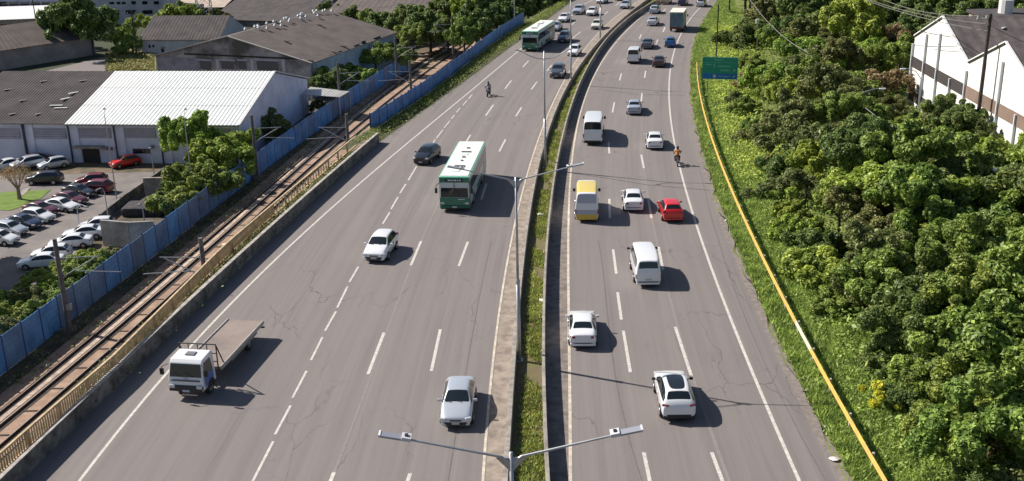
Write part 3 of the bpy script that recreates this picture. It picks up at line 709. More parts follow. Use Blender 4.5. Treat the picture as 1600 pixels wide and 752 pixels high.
def car_proto(spec):
    """body skin grown from cross sections; windows, grille and underside are cut out of it as parts of their own"""
    S = spec['S']; L2 = S[0][0]; bm = bmesh.new(); rings = []
    cr = bm.edges.layers.float.new('crease_edge')
    for (y, zb, w_, zbelt, ztop, tw) in S:
        half = [(0,zb),(w_*.80,zb),(w_*.97,zb+.14),(w_,zb+.55*(zbelt-zb)),(w_*.965,zbelt),(tw,ztop-.035),(tw*.80,ztop),(0,ztop+.025)]
        ring = [bm.verts.new((x, y, z)) for x, z in half]
        ringm = [ring[0]]+[bm.verts.new((-x, y, z)) for x, z in half[1:7]]+[ring[7]]
        rings.append((ring, ringm))
    fac = {}
    for i in range(len(S)-1):
        for side in (0, 1):
            a, b = rings[i][side], rings[i+1][side]
            for k in range(7):
                vs = [a[k], b[k], b[k+1], a[k+1]]
                if side: vs.reverse()
                fac[(i, k, side)] = bm.faces.new(vs)
    for e, i in ((0, 0), (1, len(S)-1)):
        a, b = rings[i]
        for k in range(7):
            if k == 0: vs = [a[0], a[1], b[1]]
            elif k == 6: vs = [a[6], a[7], b[6]]
            else: vs = [a[k], a[k+1], b[k+1], b[k]]
            vs = vs if e == 0 else vs[::-1]
            fac[('cap', e, k)] = bm.faces.new(vs)
    bmesh.ops.recalc_face_normals(bm, faces=bm.faces)
    ws, rs, re2, sides = spec['ws'], spec['roof'], spec['rear'], spec['sides']
    for f in bm.faces: f.material_index = 0
    for i in range(len(S)-1):
        for s in (0, 1): fac[(i, 0, s)].material_index = 4
    for e in (0, 1): fac[('cap', e, 0)].material_index = 4; fac[('cap', e, 1)].material_index = 4
    if spec.get('grille', True): fac[('cap', 0, 2)].material_index = 5
    def inset(faces, th, mi):
        r = bmesh.ops.inset_region(bm, faces=faces, thickness=th, depth=-.004, use_even_offset=True)
        for f in faces:
            f.material_index = mi
        fs = set(faces)
        for f in faces:
            for e in f.edges:
                if not all(x in fs for x in e.link_faces): e[cr] = .9
    inset([fac[(ws, k, s)] for k in (5, 6) for s in (0, 1)], spec.get('wi', .045), 1)
    inset([fac[(re2, k, s)] for k in (5, 6) for s in (0, 1)], spec.get('ri', .06), 2)
    for s in (0, 1): inset([fac[(i, 4, s)] for i in sides], .035, 3)
    if spec.get('sunroof'):
        inset([fac[(i, 6, s)] for i in spec['sunroof'] for s in (0, 1)], .05, 1)
    if spec.get('two'):
        for i in range(rs, re2):
            for k in (5, 6):
                for s in (0, 1): fac[(i, k, s)].material_index = 6
        for k in (1, 2): fac[('cap', 1, k)].material_index = 7
        for k in (3, 4): fac[('cap', 1, k)].material_index = 8
    # belt line stays crisp
    for i in range(len(S)-1):
        for s in (0, 1):
            e = bm.edges.get((rings[i][s][4], rings[i+1][s][4]))
            if e: e[cr] = .45
            e = bm.edges.get((rings[i][s][1], rings[i+1][s][1]))
            if e: e[cr] = .6
            e = bm.edges.get((rings[i][s][5], rings[i+1][s][5]))
            if e and spec.get('boxy'): e[cr] = spec['boxy']
    for i in (0, len(S)-1):
        for k in range(7):
            for s in (0, 1):
                e = bm.edges.get((rings[i][s][k], rings[i][s][k+1]))
                if e: e[cr] = spec.get('endcrease', .35)
    me = bpy.data.meshes.new('tmp'); bm.to_mesh(me); bm.free()
    for k in range(9): me.materials.append(BLACK)
    ob = bpy.data.objects.new('tmp', me); COL.objects.link(ob)
    sm = ob.modifiers.new('s', 'SUBSURF'); sm.levels = 2; sm.render_levels = 2
    dg = bpy.context.evaluated_depsgraph_get(); ev = ob.evaluated_get(dg); me2 = bpy.data.meshes.new_from_object(ev)
    bpy.data.objects.remove(ob)
    out = {}
    V = [v.co.copy() for v in me2.vertices]
    for mi in range(9):
        fs = [tuple(p.vertices) for p in me2.polygons if p.material_index == mi]
        if not fs: continue
        used = sorted({i for f in fs for i in f}); mp = {j: n for n, j in enumerate(used)}
        m = bpy.data.meshes.new(LAB[mi]); m.from_pydata([V[i] for i in used], [], [tuple(mp[i] for i in f) for f in fs])
        m.polygons.foreach_set('use_smooth', [True]*len(m.polygons)); out[mi] = m
    return out
SPEC = {
 'sedan': dict(W=1.72, ws=3, roof=4, rear=6, sides=(3,4,5,6), S=[(2.20,.30,.72,.58,.66,.60),(2.10,.20,.81,.66,.76,.66),(1.60,.18,.86,.76,.88,.72),(0.98,.18,.86,.88,.98,.74),(0.22,.18,.86,.93,1.39,.58),(-.40,.18,.86,.94,1.45,.57),(-1.02,.18,.86,.95,1.40,.56),(-1.55,.18,.86,.96,1.08,.68),(-2.08,.22,.82,.92,1.04,.66),(-2.20,.34,.76,.84,.94,.62)]),
 'hatch': dict(W=1.70, ws=3, roof=4, rear=6, sides=(3,4,5,6), S=[(1.95,.30,.72,.60,.68,.60),(1.85,.20,.80,.68,.78,.66),(1.42,.18,.85,.78,.92,.72),(0.92,.18,.85,.90,1.02,.74),(0.25,.18,.85,.95,1.45,.59),(-.40,.18,.85,.96,1.51,.58),(-1.40,.18,.85,.98,1.46,.56),(-1.80,.20,.83,.98,1.08,.66),(-1.92,.24,.80,.82,.92,.64),(-1.96,.34,.76,.70,.80,.62)]),
 'suv': dict(W=1.84, ws=3, roof=4, rear=6, sides=(3,4,5,6), sunroof=None, S=[(2.22,.32,.76,.74,.84,.66),(2.12,.24,.86,.82,.94,.72),(1.62,.22,.92,.92,1.06,.78),(1.05,.22,.92,1.02,1.16,.80),(0.35,.22,.92,1.06,1.58,.64),(-.40,.22,.92,1.08,1.66,.63),(-1.55,.22,.92,1.12,1.60,.60),(-2.02,.24,.90,1.12,1.22,.72),(-2.16,.28,.87,.95,1.06,.72),(-2.22,.38,.82,.80,.90,.70)]),
 'kombi': dict(W=1.72, ws=1, roof=2, rear=5, sides=(1,2,3,4), boxy=.35, ri=.13, grille=False, endcrease=.5, S=[(2.20,.34,.74,1.05,1.20,.72),(2.14,.24,.82,1.12,1.24,.76),(1.82,.22,.86,1.16,1.86,.70),(0.6,.22,.86,1.16,1.97,.71),(-.8,.22,.86,1.16,1.97,.71),(-1.98,.22,.86,1.16,1.90,.70),(-2.16,.24,.84,1.10,1.22,.77),(-2.22,.34,.80,.95,1.05,.74)]),
 'van': dict(W=1.94, ws=2, roof=3, rear=5, sides=(2,3), boxy=.6, ri=.12, endcrease=.55, S=[(2.75,.34,.82,.85,.98,.74),(2.62,.24,.92,.98,1.12,.82),(2.05,.22,.96,1.18,1.30,.88),(1.25,.22,.97,1.24,2.46,.84),(-1.0,.22,.97,1.24,2.55,.86),(-2.72,.22,.97,1.24,2.50,.85),(-2.80,.24,.96,1.20,1.50,.90),(-2.84,.34,.93,1.0,1.15,.88)]),
}
SPEC['bus_van'] = dict(SPEC['van']); SPEC['bus_van'].update(sides=(2,3,4), ri=.05)
SPEC['bus_van']['S'] = [(y*.97, a, b, c+.05, d-.15 if d > 2 else d, e) for (y, a, b, c, d, e) in SPEC['van']['S']]
SPEC['panel_van'] = dict(SPEC['van']); SPEC['panel_van'].update(two=True)
SPEC['suv_glass'] = dict(SPEC['suv']); SPEC['suv_glass'].update(sunroof=(4,5))
wheel_me = None
def wheel_parts(t, x, y, r, wd=.2):
    global wheel_me
    s = 1 if x > 0 else -1
    wt = thing_part('wheel', t, (x, y, r))
    n = 20
    mb = MB(); mb.tube([(-wd/2,0,0),(-wd/2+.03,0,0),(wd/2-.03,0,0),(wd/2,0,0)], [r*.94, r, r, r*.94], n); mb.build('tyre', TYRE, wt)
    mb = MB(); mb.tube([(s*(wd/2-.01),0,0),(s*(wd/2+.012),0,0)], [r*.64, r*.60], 16); mb.build('rim', RIM, wt)
    return wt
def thing_part(name, parent, loc):
    o = bpy.data.objects.new(name, None); COL.objects.link(o); o.parent = parent; o.location = loc; o.empty_display_size = .1; return o
PROTO = {}
def build_car(kind, pm, roofm=None, lowm=None, rearm=None):
    sp = SPEC[kind]; W = sp['W']; L2 = sp['S'][0][0]; R2_ = -sp['S'][-1][0]
    if kind not in PROTO: PROTO[kind] = {'m': car_proto(sp)}
    t = thing(kind, (0, 0, 0)); ms = PROTO[kind]['m']
    mm = {0: pm, 1: GLASS, 2: GLASS if kind != 'panel_van' else PLAV, 3: GLASS, 4: BLACK, 5: BLACK, 6: roofm or pm, 7: lowm or pm, 8: rearm or pm}
    for k, me in ms.items():
        me = me if k != 0 and k < 6 else me.copy()
        me.materials.clear(); me.materials.append(mm[k]); linkobj(LAB[k], me, t)
    big = kind in ('van', 'bus_van', 'panel_van'); r = .34 if big else .33 if 'suv' in kind else .30
    fy = L2-.85 if not big else L2-.95; ry = -R2_+.80 if not big else -R2_+1.15
    if kind == 'kombi': fy, ry = 1.45, -1.0
    # dark wheel arches and wheels
    for y in (fy, ry):
        for s in (-1, 1):
            mb = MB(); n = 14; ro = r+.07; xo = W/2*.985 if kind != 'sedan' else W/2*.99
            vs = []; 
            for xx in (s*(xo-.12), s*(xo+.012)):
                vs.append((xx, y, r)); vs += [(xx, y+ro*math.cos(math.pi*k/n), r-.02+ro*math.sin(math.pi*k/n)) for k in range(n+1)]
            m_ = n+2
            fs = [(0, k+1, k+2) for k in range(n)]+[(m_, m_+k+2, m_+k+1) for k in range(n)]+[(k+1, m_+k+1, m_+k+2, k+2) for k in range(n)]
            mb.add(vs, fs); mb.build('wheel_arch', BLACK, t)
            wheel_parts(t, s*(W/2-.075), y, r)
    zb, wb = sp['S'][1][3], sp['S'][1][2]
    zr, wr = sp['S'][-2][3], sp['S'][-2][2]
    for s in (-1, 1):
        hz = zb-.03 if kind != 'kombi' else .85; hy = L2-.10
        mb = MB(); mb.box((s*(wb*.80), hy, hz), (.34 if kind != 'kombi' else .2, .20, .16 if kind != 'kombi' else .2), rz=-s*.35); mb.build('headlight', HEAD, t, bevel=.045)
        if kind == 'kombi': mb = MB(); mb.box((s*.79, -R2_+.07, .82), (.12,.1,.30)); mb.build('taillight', TAIL, t, bevel=.03)
        elif big: mb = MB(); mb.box((s*.90, -R2_+.05, .95), (.10,.12,.42)); mb.build('taillight', TAIL, t, bevel=.02)
        elif kind in ('hatch',): mb = MB(); mb.box((s*.72, -R2_+.14, .93), (.18,.2,.26), rz=s*.3); mb.build('taillight', TAIL, t, bevel=.04)
        elif 'suv' in kind: mb = MB(); mb.box((s*.70, -R2_+.13, 1.0), (.36,.16,.13), rz=s*.35); mb.build('taillight', TAIL, t, bevel=.035)
        else: mb = MB(); mb.box((s*.62, -R2_+.09, .82), (.34,.16,.17), rz=s*.35); mb.build('taillight', TAIL, t, bevel=.04)
        my = sp['S'][sp['ws']][0]-.30; mz = sp['S'][sp['ws']][3]+.10+(.15 if big or kind == 'kombi' else 0)
        mb = MB(); mb.box((s*(W/2+.10), my, mz), (.20,.11,.14 if not big else .28)); mb.box((s*(W/2-.02), my+.02, mz-.04), (.16,.04,.03))
        mb.build('mirror', BLACK if kind in ('kombi', 'van', 'panel_van', 'bus_van', 'suv_glass') else pm, t, bevel=.025)
        # door shut lines and handles
        sd = sp['sides']; 
        if not big and kind != 'kombi':
            for yy in (sp['S'][5][0]+.05,):
                mb = MB(); mb.box((s*(W/2-.012), yy, .62), (.02,.014,.55)); mb.build('door_gap', BLACK, t)
            mb = MB(); mb.box((s*(W/2-.005), sp['S'][5][0]+.22, .80), (.03,.16,.03)); mb.build('door_handle', pm, t)
    mb = MB(); mb.box((0, -R2_-.005+(.03 if kind != 'kombi' else 0), .62 if kind != 'sedan' else .58), (.40,.03,.13)); mb.build('license_plate', PLATE, t)
    mb = MB(); mb.box((0, L2-.005, .40), (.40,.03,.12)); mb.build('license_plate', PLATE, t)
    # bumpers
    bmt = BLACK if kind in ('van', 'bus_van', 'suv_glass') else (lowm or pm)
    mb = MB(); mb.box((0, -R2_+.10, .34), (W*.90,.22,.20)); mb.build('rear_bumper', bmt if kind != 'kombi' else PW, t, bevel=.06)
    mb = MB(); mb.box((0, L2-.12, .34), (W*.86,.22,.18)); mb.build('front_bumper', bmt, t, bevel=.06)
    if kind in ('sedan', 'hatch', 'suv', 'suv_glass'):
        mb = MB(); mb.box((0, L2-.02, .56 if 'suv' not in kind else .68), (.62,.05,.10)); mb.build('upper_grille', BLACK, t, bevel=.02)
        mb = MB(); y_ = sp['S'][3][0]+.02; z_ = sp['S'][3][4]+.03
        for s in (-.3, .25): mb.beam((s, y_, z_), (s+.45, y_-.14, z_+.09), .02)
        mb.build('wiper', BLACK, t)
    return t
SAMPLE = {}
def car(kind, pm, loc, rz, label, group=None, cat='car', name=None, scale=None, **kw):
    key = (kind, pm.name)
    if key not in SAMPLE or kw: t = build_car(kind, pm, **kw); SAMPLE[key] = t
    else: t = copy_tree(SAMPLE[key])
    t.name = name or {'sedan': 'sedan_car', 'hatch': 'hatchback_car', 'suv': 'suv_car', 'suv_glass': 'suv_car', 'kombi': 'minibus_van', 'van': 'panel_van', 'bus_van': 'passenger_van', 'panel_van': 'panel_van'}[kind]
    if group == 'cars in the parking lot': scale = (.9, .9, .9)
    t.location = loc; t.rotation_euler = (0, 0, rz); t.scale = scale or (1, 1, 1)
    if 'group' in t.keys(): del t['group']
    tag(t, label, cat, group); return t
def heading(dx, dy): return math.atan2(-dx, dy)          # rotation that turns +y to (dx,dy)
def lane_slope(x, y):
    cs = [LEDGE, LIN, RIN, REDGE]; ds = [abs(c(y)-x) for c in cs]; o = sorted(range(4), key=lambda i: ds[i])[:2]
    a, b = o; t = ds[a]/(ds[a]+ds[b]); return cs[a].slope(y)*(1-t)+cs[b].slope(y)*t
def on_road(kind, pm, px, py, toward, label, half=None, zc=.22, turn=0, scale=1, ls=1, **kw):
    q = P(px, py, zc); L2 = SPEC[kind]['S'][0][0] if half is None else half; L2 *= scale*ls
    m = lane_slope(q.x, q.y+L2); d = Vector((m, 1, 0)).normalized()
    if turn: d = Matrix.Rotation(turn, 3, 'Z') @ d
    c = Vector((q.x, q.y, 0))+d*L2; z = heading(d.x, d.y)+(math.pi if toward else 0)
    return car(kind, pm, (c.x, c.y, .005), z, label, None, scale=(scale, scale*ls, scale), **kw)
G1 = 'cars on the motorway'
on_road('sedan', PSIL, 712, 667, True, 'silver car driving toward the camera beside the median, nearest of the oncoming cars')
on_road('hatch', PW, 584, 408, True, 'white oncoming car on the dashed lane line behind the flatbed truck', turn=R_(-2), scale=1.06)
on_road('suv', PDK, 657, 256, True, 'dark blue oncoming car left of the green bus', turn=R_(-5), scale=.92)
on_road('suv', PGR, 869, 121, True, 'dark grey oncoming car under the second far street lamp')
on_road('hatch', PW, 894, 87, True, 'white oncoming hatchback right beside the median barrier', turn=R_(-3))
on_road('suv', PGR, 879, 66, True, 'grey oncoming car just right of the far bus')
on_road('sedan', PLAV, 865, 48, True, 'pale grey car half hidden behind the far bus')
on_road('sedan', PW, 878, 34, True, 'white oncoming car behind the far bus near the verge')
on_road('suv', PLAV, 901, 22, True, 'pale oncoming car near the top beside the left verge')
on_road('hatch', PW, 922, 24, True, 'white oncoming car in the middle lane near the top, right of the pale one')
on_road('hatch', PCREAM, 930, 45, True, 'creamy white hatchback behind the far lamp pole')
on_road('sedan', PW, 937, 5, True, 'white car at the top edge in the left lanes')
on_road('sedan', PSIL, 974, 13, True, 'silver car by the median at the top of the oncoming lanes')
on_road('sedan', PDK, 966, 0, True, 'dark car cut by the top edge of the oncoming lanes')
on_road('suv_glass', PW, 1061, 656, False, 'white SUV with a dark glass roof, nearest vehicle in the receding lanes', turn=R_(1))
on_road('sedan', PW, 911, 542, False, 'white sedan driving away beside the median edge line')
on_road('kombi', PW, 1013, 446, False, 'old white minibus driving away in the middle lane', cat='van', turn=R_(2), scale=1.04)
on_road('panel_van', PW, 917, 344, False, 'van with yellow roof and skirt and a grey rear door', cat='van', roofm=PYEL, lowm=PYELD, rearm=PLAV)
on_road('sedan', PW, 990.5, 329, False, 'white sedan between the yellow roofed van and the red car')
on_road('hatch', PRED, 1052, 345, False, 'bright red hatchback driving away in the right lane', turn=R_(3))
on_road('sedan', PW, 1023.5, 232, False, 'white sedan just ahead of the motorcyclist in orange')
on_road('bus_van', PW, 926, 224, False, 'tall white passenger van with a wide dark rear window', cat='van', scale=1.06, ls=1.28)
on_road('sedan', PLAV, 990.5, 178, False, 'pale silver sedan alone in the middle lane', )
on_road('bus_van', PW, 989, 98, False, 'smaller white van in the left receding lane near the dark cars', cat='van', scale=.88)
on_road('sedan', PBRN, 1028.5, 104, False, 'brownish dark car right of the smaller white van')
on_road('sedan', PGR, 1009.5, 75.5, False, 'dark grey car ahead of the smaller white van')
on_road('hatch', PBLU, 1047, 73, False, 'blue hatchback in the right lane behind the box truck', turn=R_(3))
on_road('sedan', PSIL, 1018, 39.5, False, 'silver car left of the box truck')
on_road('hatch', PSIL, 1021, 20.5, False, 'silver hatchback far up in the left receding lane')
on_road('suv', PBEI, 1038, 6, False, 'beige car at the top edge of the receding lanes')
on_road('hatch', PNAVY, 1065, 8, False, 'dark navy car at the top edge, between the beige and silver ones')
on_road('hatch', PSIL, 1094, 10, False, 'silver car at the top edge beside the grass')

# ---- city buses
BGREEN = mat('bus_green', (.012,.155,.085), .35, coat=.6); BWH = mat('bus_white_roof', (.74,.78,.74), .5, var=.12, scale=2); BSIDE = mat('bus_side_grey', (.50,.56,.58), .35, coat=.6)
def bus(px, py, label, turn=0):
    q = P(px, py, .3); L2 = 6.0; m = lane_slope(q.x, q.y+L2); d = Matrix.Rotation(turn, 3, 'Z') @ Vector((m, 1, 0)).normalized()
    c = Vector((q.x, q.y, 0))+d*L2
    t = thing('city_bus', (c.x, c.y, .005), heading(d.x, d.y)+math.pi, label, 'bus', 'green and white city buses')
    W, H = 2.55, 3.15; yF, yR = L2, -L2
    mb = MB(); mb.box((0,0,1.72), (W, 2*L2, 2.55)); b = mb.build('body', [BSIDE], t, bevel=.10)
    mb = MB(); mb.box((0,yF-.22,.84), (W+.03,.5,.98)); mb.build('front_panel', BGREEN, t, bevel=.08)
    mb = MB(); mb.box((0,yF-.27,1.95), (W+.016,.5,1.6)); mb.build('front_surround', BGREEN, t, bevel=.06)
    mb = MB(); mb.box((0,yF-.18,2.82), (W+.02,.42,.46)); mb.build('front_fascia', BGREEN, t, bevel=.09)
    mb = MB(); mb.box((0,0,.42), (W-.1, 2*L2-.3, .35)); mb.build('underbody', BLACK, t)
    mb = MB(); mb.box((0,0,3.03), (W+.04, 2*L2-.05, .14)); mb.build('cornice', mat('bus_light_green', (.20,.50,.36), .4), t, bevel=.05)
    mb = MB(); mb.box((0,-.1,3.115), (W-.22, 2*L2-.35, .07)); mb.build('roof', BWH, t, bevel=.03)
    for y_, w_, l_ in ((2.9,.9,.55),(1.0,.22,.22),(-.2,.3,.3),(-2.0,.9,.22),(-3.4,.3,.25)):
        mb = MB(); mb.box((random.uniform(-.15,.25), y_, 3.19), (w_, l_, .09)); mb.build('roof_hatch', mat('roof_hatch_dark', (.12,.11,.11), .6), t, bevel=.02)
    for y_ in (-1.2, 4.2): mb = MB(); mb.box((.1, y_, 3.17), (.7, .6, .05)); mb.build('roof_vent', BWH, t, bevel=.02)
    mb = MB(); mb.add([(-1.16,yF+.035,1.34),(1.16,yF+.035,1.34),(1.10,yF-.02,2.62),(-1.10,yF-.02,2.62),(-1.16,yF-.1,1.34),(1.16,yF-.1,1.34),(1.10,yF-.15,2.62),(-1.10,yF-.15,2.62)], [(0,3,2,1),(4,5,6,7),(0,1,5,4),(3,7,6,2),(0,4,7,3),(1,2,6,5)]); ws = mb.build('windshield', GLASS, t)
    mb = MB(); mb.box((0,yF+.03,2.1), (.04,.05,1.0)); mb.build('windshield_divider', BLACK, t)
    mb = MB(); mb.box((0,yF+.015,2.83), (1.5,.06,.24)); ds = mb.build('destination_sign', BLACK, t)
    mb = MB()
    for k, (x0, wl) in enumerate(((-.58,.16),(-.36,.10),(-.2,.22),(.08,.12),(.26,.26))): mb.box((x0+wl/2, yF+.05, 2.83), (wl,.01,.10))
    mb.build('sign_lettering', mat('sign_letters_pale', (.7,.75,.8), .5), ds)
    mb = MB()
    for x0, wl in ((-.85,.1),(-.72,.13),(-.56,.09),(-.44,.14)): mb.box((x0+wl/2, yF+.045, 1.17), (wl,.012,.07))
    mb.build('front_lettering', mat('sign_letters_pale', (.7,.75,.8), .5), t)
    for s in (-1, 1):
        mb = MB(); mb.box((s*1.03,yF+.02,.82), (.32,.08,.18)); mb.build('headlight', HEAD, t, bevel=.03)
        mb = MB(); mb.box((s*1.18,yF+.02,.86), (.08,.06,.08)); mb.build('indicator', mat('amber_lens', (.7,.4,.1), .3), t)
        mb = MB(); mb.tube([(s*1.2,yF-.05,2.6),(s*1.48,yF+.22,2.45),(s*1.5,yF+.24,2.2)], .03, 6); mb.box((s*1.5,yF+.24,1.98), (.2,.1,.42)); mb.build('mirror', BLACK, t)
        for k in range(7):
            y_ = yF-1.35-k*1.48
            door = (s > 0 and k in (0, 3)) 
            if door: mb = MB(); mb.box((s*(W/2+.004), y_+.1, 1.55), (.03, 1.05, 2.1)); mb.build('door', GLASS, t)
            else: mb = MB(); mb.box((s*(W/2+.004), y_, 2.18), (.03, 1.36, .92)); mb.build('side_window', GLASS, t, bevel=.01)
        for y_, l_ in ((-2.3, 6.6),): mb = MB(); mb.box((s*(W/2+.006), y_, .82), (.02, l_, .5)); mb.build('green_stripe', BGREEN, t)
        mb = MB(); mb.box((s*(W/2+.008), -4.9, 1.75), (.02, 1.9, 1.9)); mb.build('green_tail_panel', BGREEN, t)
        for y_ in (yF-2.6, yR+3.3):
            mb = MB(); n = 14; ro = .60; vs = []
            for xx in (s*(W/2-.1), s*(W/2+.013)):
                vs.append((xx, y_, .48)); vs += [(xx, y_+ro*math.cos(math.pi*k/n), .46+ro*math.sin(math.pi*k/n)) for k in range(n+1)]
            m_ = n+2; mb.add(vs, [(0,k+1,k+2) for k in range(n)]+[(m_,m_+k+2,m_+k+1) for k in range(n)]+[(k+1,m_+k+1,m_+k+2,k+2) for k in range(n)]); mb.build('wheel_arch', BLACK, t)
            wheel_parts(t, s*(W/2-.13), y_, .48, .28)
    mb = MB(); mb.box((0,yF+.04,.52), (W*.94,.16,.26)); mb.build('bumper', mat('bus_bumper_green', (.006,.10,.055), .45), t, bevel=.05)
    mb = MB(); mb.box((0,yF+.125,.52), (.4,.02,.13)); mb.build('license_plate', PLATE, t)
    mb = MB(); mb.box((0,yR-.01,2.2), (2.0,.05,.8)); mb.build('rear_window', GLASS, t)
    for s in (-.45, .4): mb = MB(); mb.beam((s,yF+.06,1.6), (s+.45,yF+.055,2.1), .025); mb.build('wiper', BLACK, t)
    return t
bus(711, 327, 'green fronted city bus with a white roof in the middle of the oncoming lanes', R_(1.8))
bus(828, 78, 'city bus farther away near the left verge, followed by oncoming cars', R_(-3))

# ---- flatbed truck
def flatbed():
    a = P(293, 617, .3); b = P(384, 501, 1.05); d = Vector((b.x-a.x, b.y-a.y, 0)); Lr = d.length; d.normalize()
    c = Vector((a.x, a.y, 0))+d*Lr/2
    t = thing('flatbed_truck', (c.x, c.y, .005), heading(d.x, d.y)+math.pi, 'white cab flatbed recovery truck with an empty rusty grey bed', 'truck')
    F_ = Lr/2
    CABB = mat('cab_blue_door', (.10,.17,.42), .35, coat=.8)
    # cab skin from side profile
    prof = [(F_, .55), (F_+.02, 1.15), (F_-.03, 1.32), (F_-.22, 2.12), (F_-.42, 2.30), (F_-1.55, 2.36), (F_-1.68, 2.25), (F_-1.70, .55)]
    vs = []; W = 2.02
    for sgn in (-1, 1):
        for y_, z_ in prof: k = 1 if z_ < 1.4 else .93; vs.append((sgn*W/2*k, y_, z_))
    n = len(prof); mb = MB(); mb.add(vs, [tuple(range(n))[::-1], tuple(range(n, 2*n))]+[(i, (i+1) % n, n+(i+1) % n, n+i) for i in range(n)])
    mb.build('cab', PW, t, bevel=.05)
    mb = MB(); e = .03; mb.add([(-.92,F_-.03+e,1.38),(.92,F_-.03+e,1.38),(.87,F_-.22+e,2.08),(-.87,F_-.22+e,2.08),(-.92,F_-.12,1.38),(.92,F_-.12,1.38),(.87,F_-.3,2.08),(-.87,F_-.3,2.08)], [(0,3,2,1),(4,5,6,7),(0,1,5,4),(3,7,6,2),(0,4,7,3),(1,2,6,5)]); mb.build('windshield', GLASS, t)
    mb = MB(); mb.box((0,F_-1.0,2.36), (.55,.42,.06)); mb.build('roof_hatch', mat('hatch_grey', (.16,.16,.17), .5), t, bevel=.02)
    mb = MB(); mb.box((0,F_+.03,1.17), (1.7,.05,.11)); mb.build('upper_grille', mat('grille_grey', (.12,.13,.16), .5), t, bevel=.02)
    mb = MB(); mb.box((0,F_+.035,.70), (2.0,.14,.36)); mb.build('bumper', mat('dark_bumper', (.03,.03,.035), .5), t, bevel=.05)
    mb = MB(); mb.box((0,F_+.115,.58), (.42,.02,.13)); mb.build('license_plate', PLATE, t)
    for s in (-1, 1):
        mb = MB(); mb.box((s*.80,F_+.08,.82), (.34,.1,.2)); mb.build('headlight', HEAD, t, bevel=.04)
        mb = MB(); mb.box((s*.93,F_+.05,.62), (.14,.1,.12)); mb.build('indicator', mat('amber_lens', (.7,.4,.1), .3), t, bevel=.02)
        mb = MB(); mb.add([(s*(W/2+.012),F_-.22,1.35),(s*(W/2+.012),F_-1.35,1.35),(s*(W/2*.935+.012),F_-1.25,2.08),(s*(W/2*.935+.012),F_-.42,2.08)], [(0,1,2,3) if s > 0 else (3,2,1,0)]); mb.build('side_window', GLASS, t)
        mb = MB(); mb.box((s*(W/2+.004),F_-.80,.98), (.03,1.1,.70)); mb.build('door', CABB, t, bevel=.01)
        mb = MB(); mb.tube([(s*.98,F_-.1,2.1),(s*1.28,F_+.1,2.0),(s*1.28,F_+.1,1.5)], .022, 6); mb.box((s*1.28,F_+.1,1.72), (.22,.09,.36)); mb.build('mirror', BLACK, t)
        for y_, r_ in ((F_-.95,.40),(-F_+2.0,.40)):
            wheel_parts(t, s*.88, y_, r_, .24)
            if y_ > 0:
                mb = MB(); k = 10; vs = []
                for xx in (s*(W/2-.1), s*(W/2+.022)):
                    vs.append((xx, y_, .42)); vs += [(xx, y_+.5*math.cos(math.pi*q/k), .42+.5*math.sin(math.pi*q/k)) for q in range(k+1)]
                mb.add(vs, [(0,q+1,q+2) for q in range(k)]+[(k+2,k+2+q+2,k+2+q+1) for q in range(k)]+[(q+1,k+2+q+1,k+2+q+2,q+2) for q in range(k)]); mb.build('wheel_arch', BLACK, t)
    DK = mat('rusty_bed', (.25,.20,.175), .75, col2=(.165,.135,.125), scale=.45, detail=6)
    bl = 2*F_-2.1; yc = -F_+bl/2
    mb = MB(); mb.box((0,yc,.985), (2.25, bl, .16)); mb.build('bed_deck', DK, t)
    EDGE = mat('bed_edge_steel', (.44,.42,.40), .5, .4, var=.3)
    for s in (-1, 1):
        mb = MB(); mb.box((s*1.16,yc,1.0), (.09, bl, .26)); mb.build('side_rail', EDGE, t, bevel=.015)
        mb = MB(); mb.box((s*1.05,yc-.4,.66), (.06, bl*.6, .08)); mb.build('lower_guard', EDGE, t)
        mb = MB(); mb.box((s*.40,0,.80), (.12, 2*F_-.6, .22)); mb.build('chassis_beam', BLACK, t)
        mb = MB(); mb.box((s*.9,-F_+.02,.95), (.35,.08,.14)); mb.build('taillight', TAIL, t, bevel=.02)
    for y_ in (yc+bl*.28,): mb = MB(); mb.box((.35, y_, 1.085), (.55,.14,.05)); mb.build('deck_slot', BLACK, t)
    mb = MB(); mb.box((0,-F_-.05,.95), (2.25,.1,.12)); mb.build('rear_beam', BLACK, t)
    mb = MB(); mb.box((-1.15,-F_+.3,.78), (.35,.1,.08)); mb.build('bracket', BLACK, t)
    yh = F_-1.86
    mb = MB(); mb.tube([(-1.1,yh,1.0),(-1.1,yh,2.55),(1.1,yh,2.55),(1.1,yh,1.0)], .045, 8)
    for x_ in (-.55, 0, .55): mb.tube([(x_,yh,1.0),(x_,yh,2.5)], .03, 6)
    for z_ in (1.5, 2.0): mb.tube([(-1.1,yh,z_),(1.1,yh,z_)], .03, 6)
    mb.tube([(-1.1,yh,2.5),(-1.1,yh-.75,1.1)], .04, 6); mb.tube([(1.1,yh,2.5),(1.1,yh-.75,1.1)], .04, 6)
    mb.build('headboard_frame', BLACK, t)
    for s in (-.5, .2): mb = MB(); mb.beam((s,F_+.02,1.40), (s+.5,F_-.05,1.62), .025); mb.build('wiper', BLACK, t)
    mb = MB(); mb.box((0,F_+.05,1.28), (.22,.04,.08)); mb.build('badge', RIM, t)
    mb = MB(); mb.box((0,F_-.02,1.0), (1.96,.04,.03)); mb.build('panel_gap', BLACK, t)
    mb = MB(); mb.box((-.2,F_+.10,.36), (.9,.08,.07)); mb.build('tow_bar', RIM, t)
flatbed()
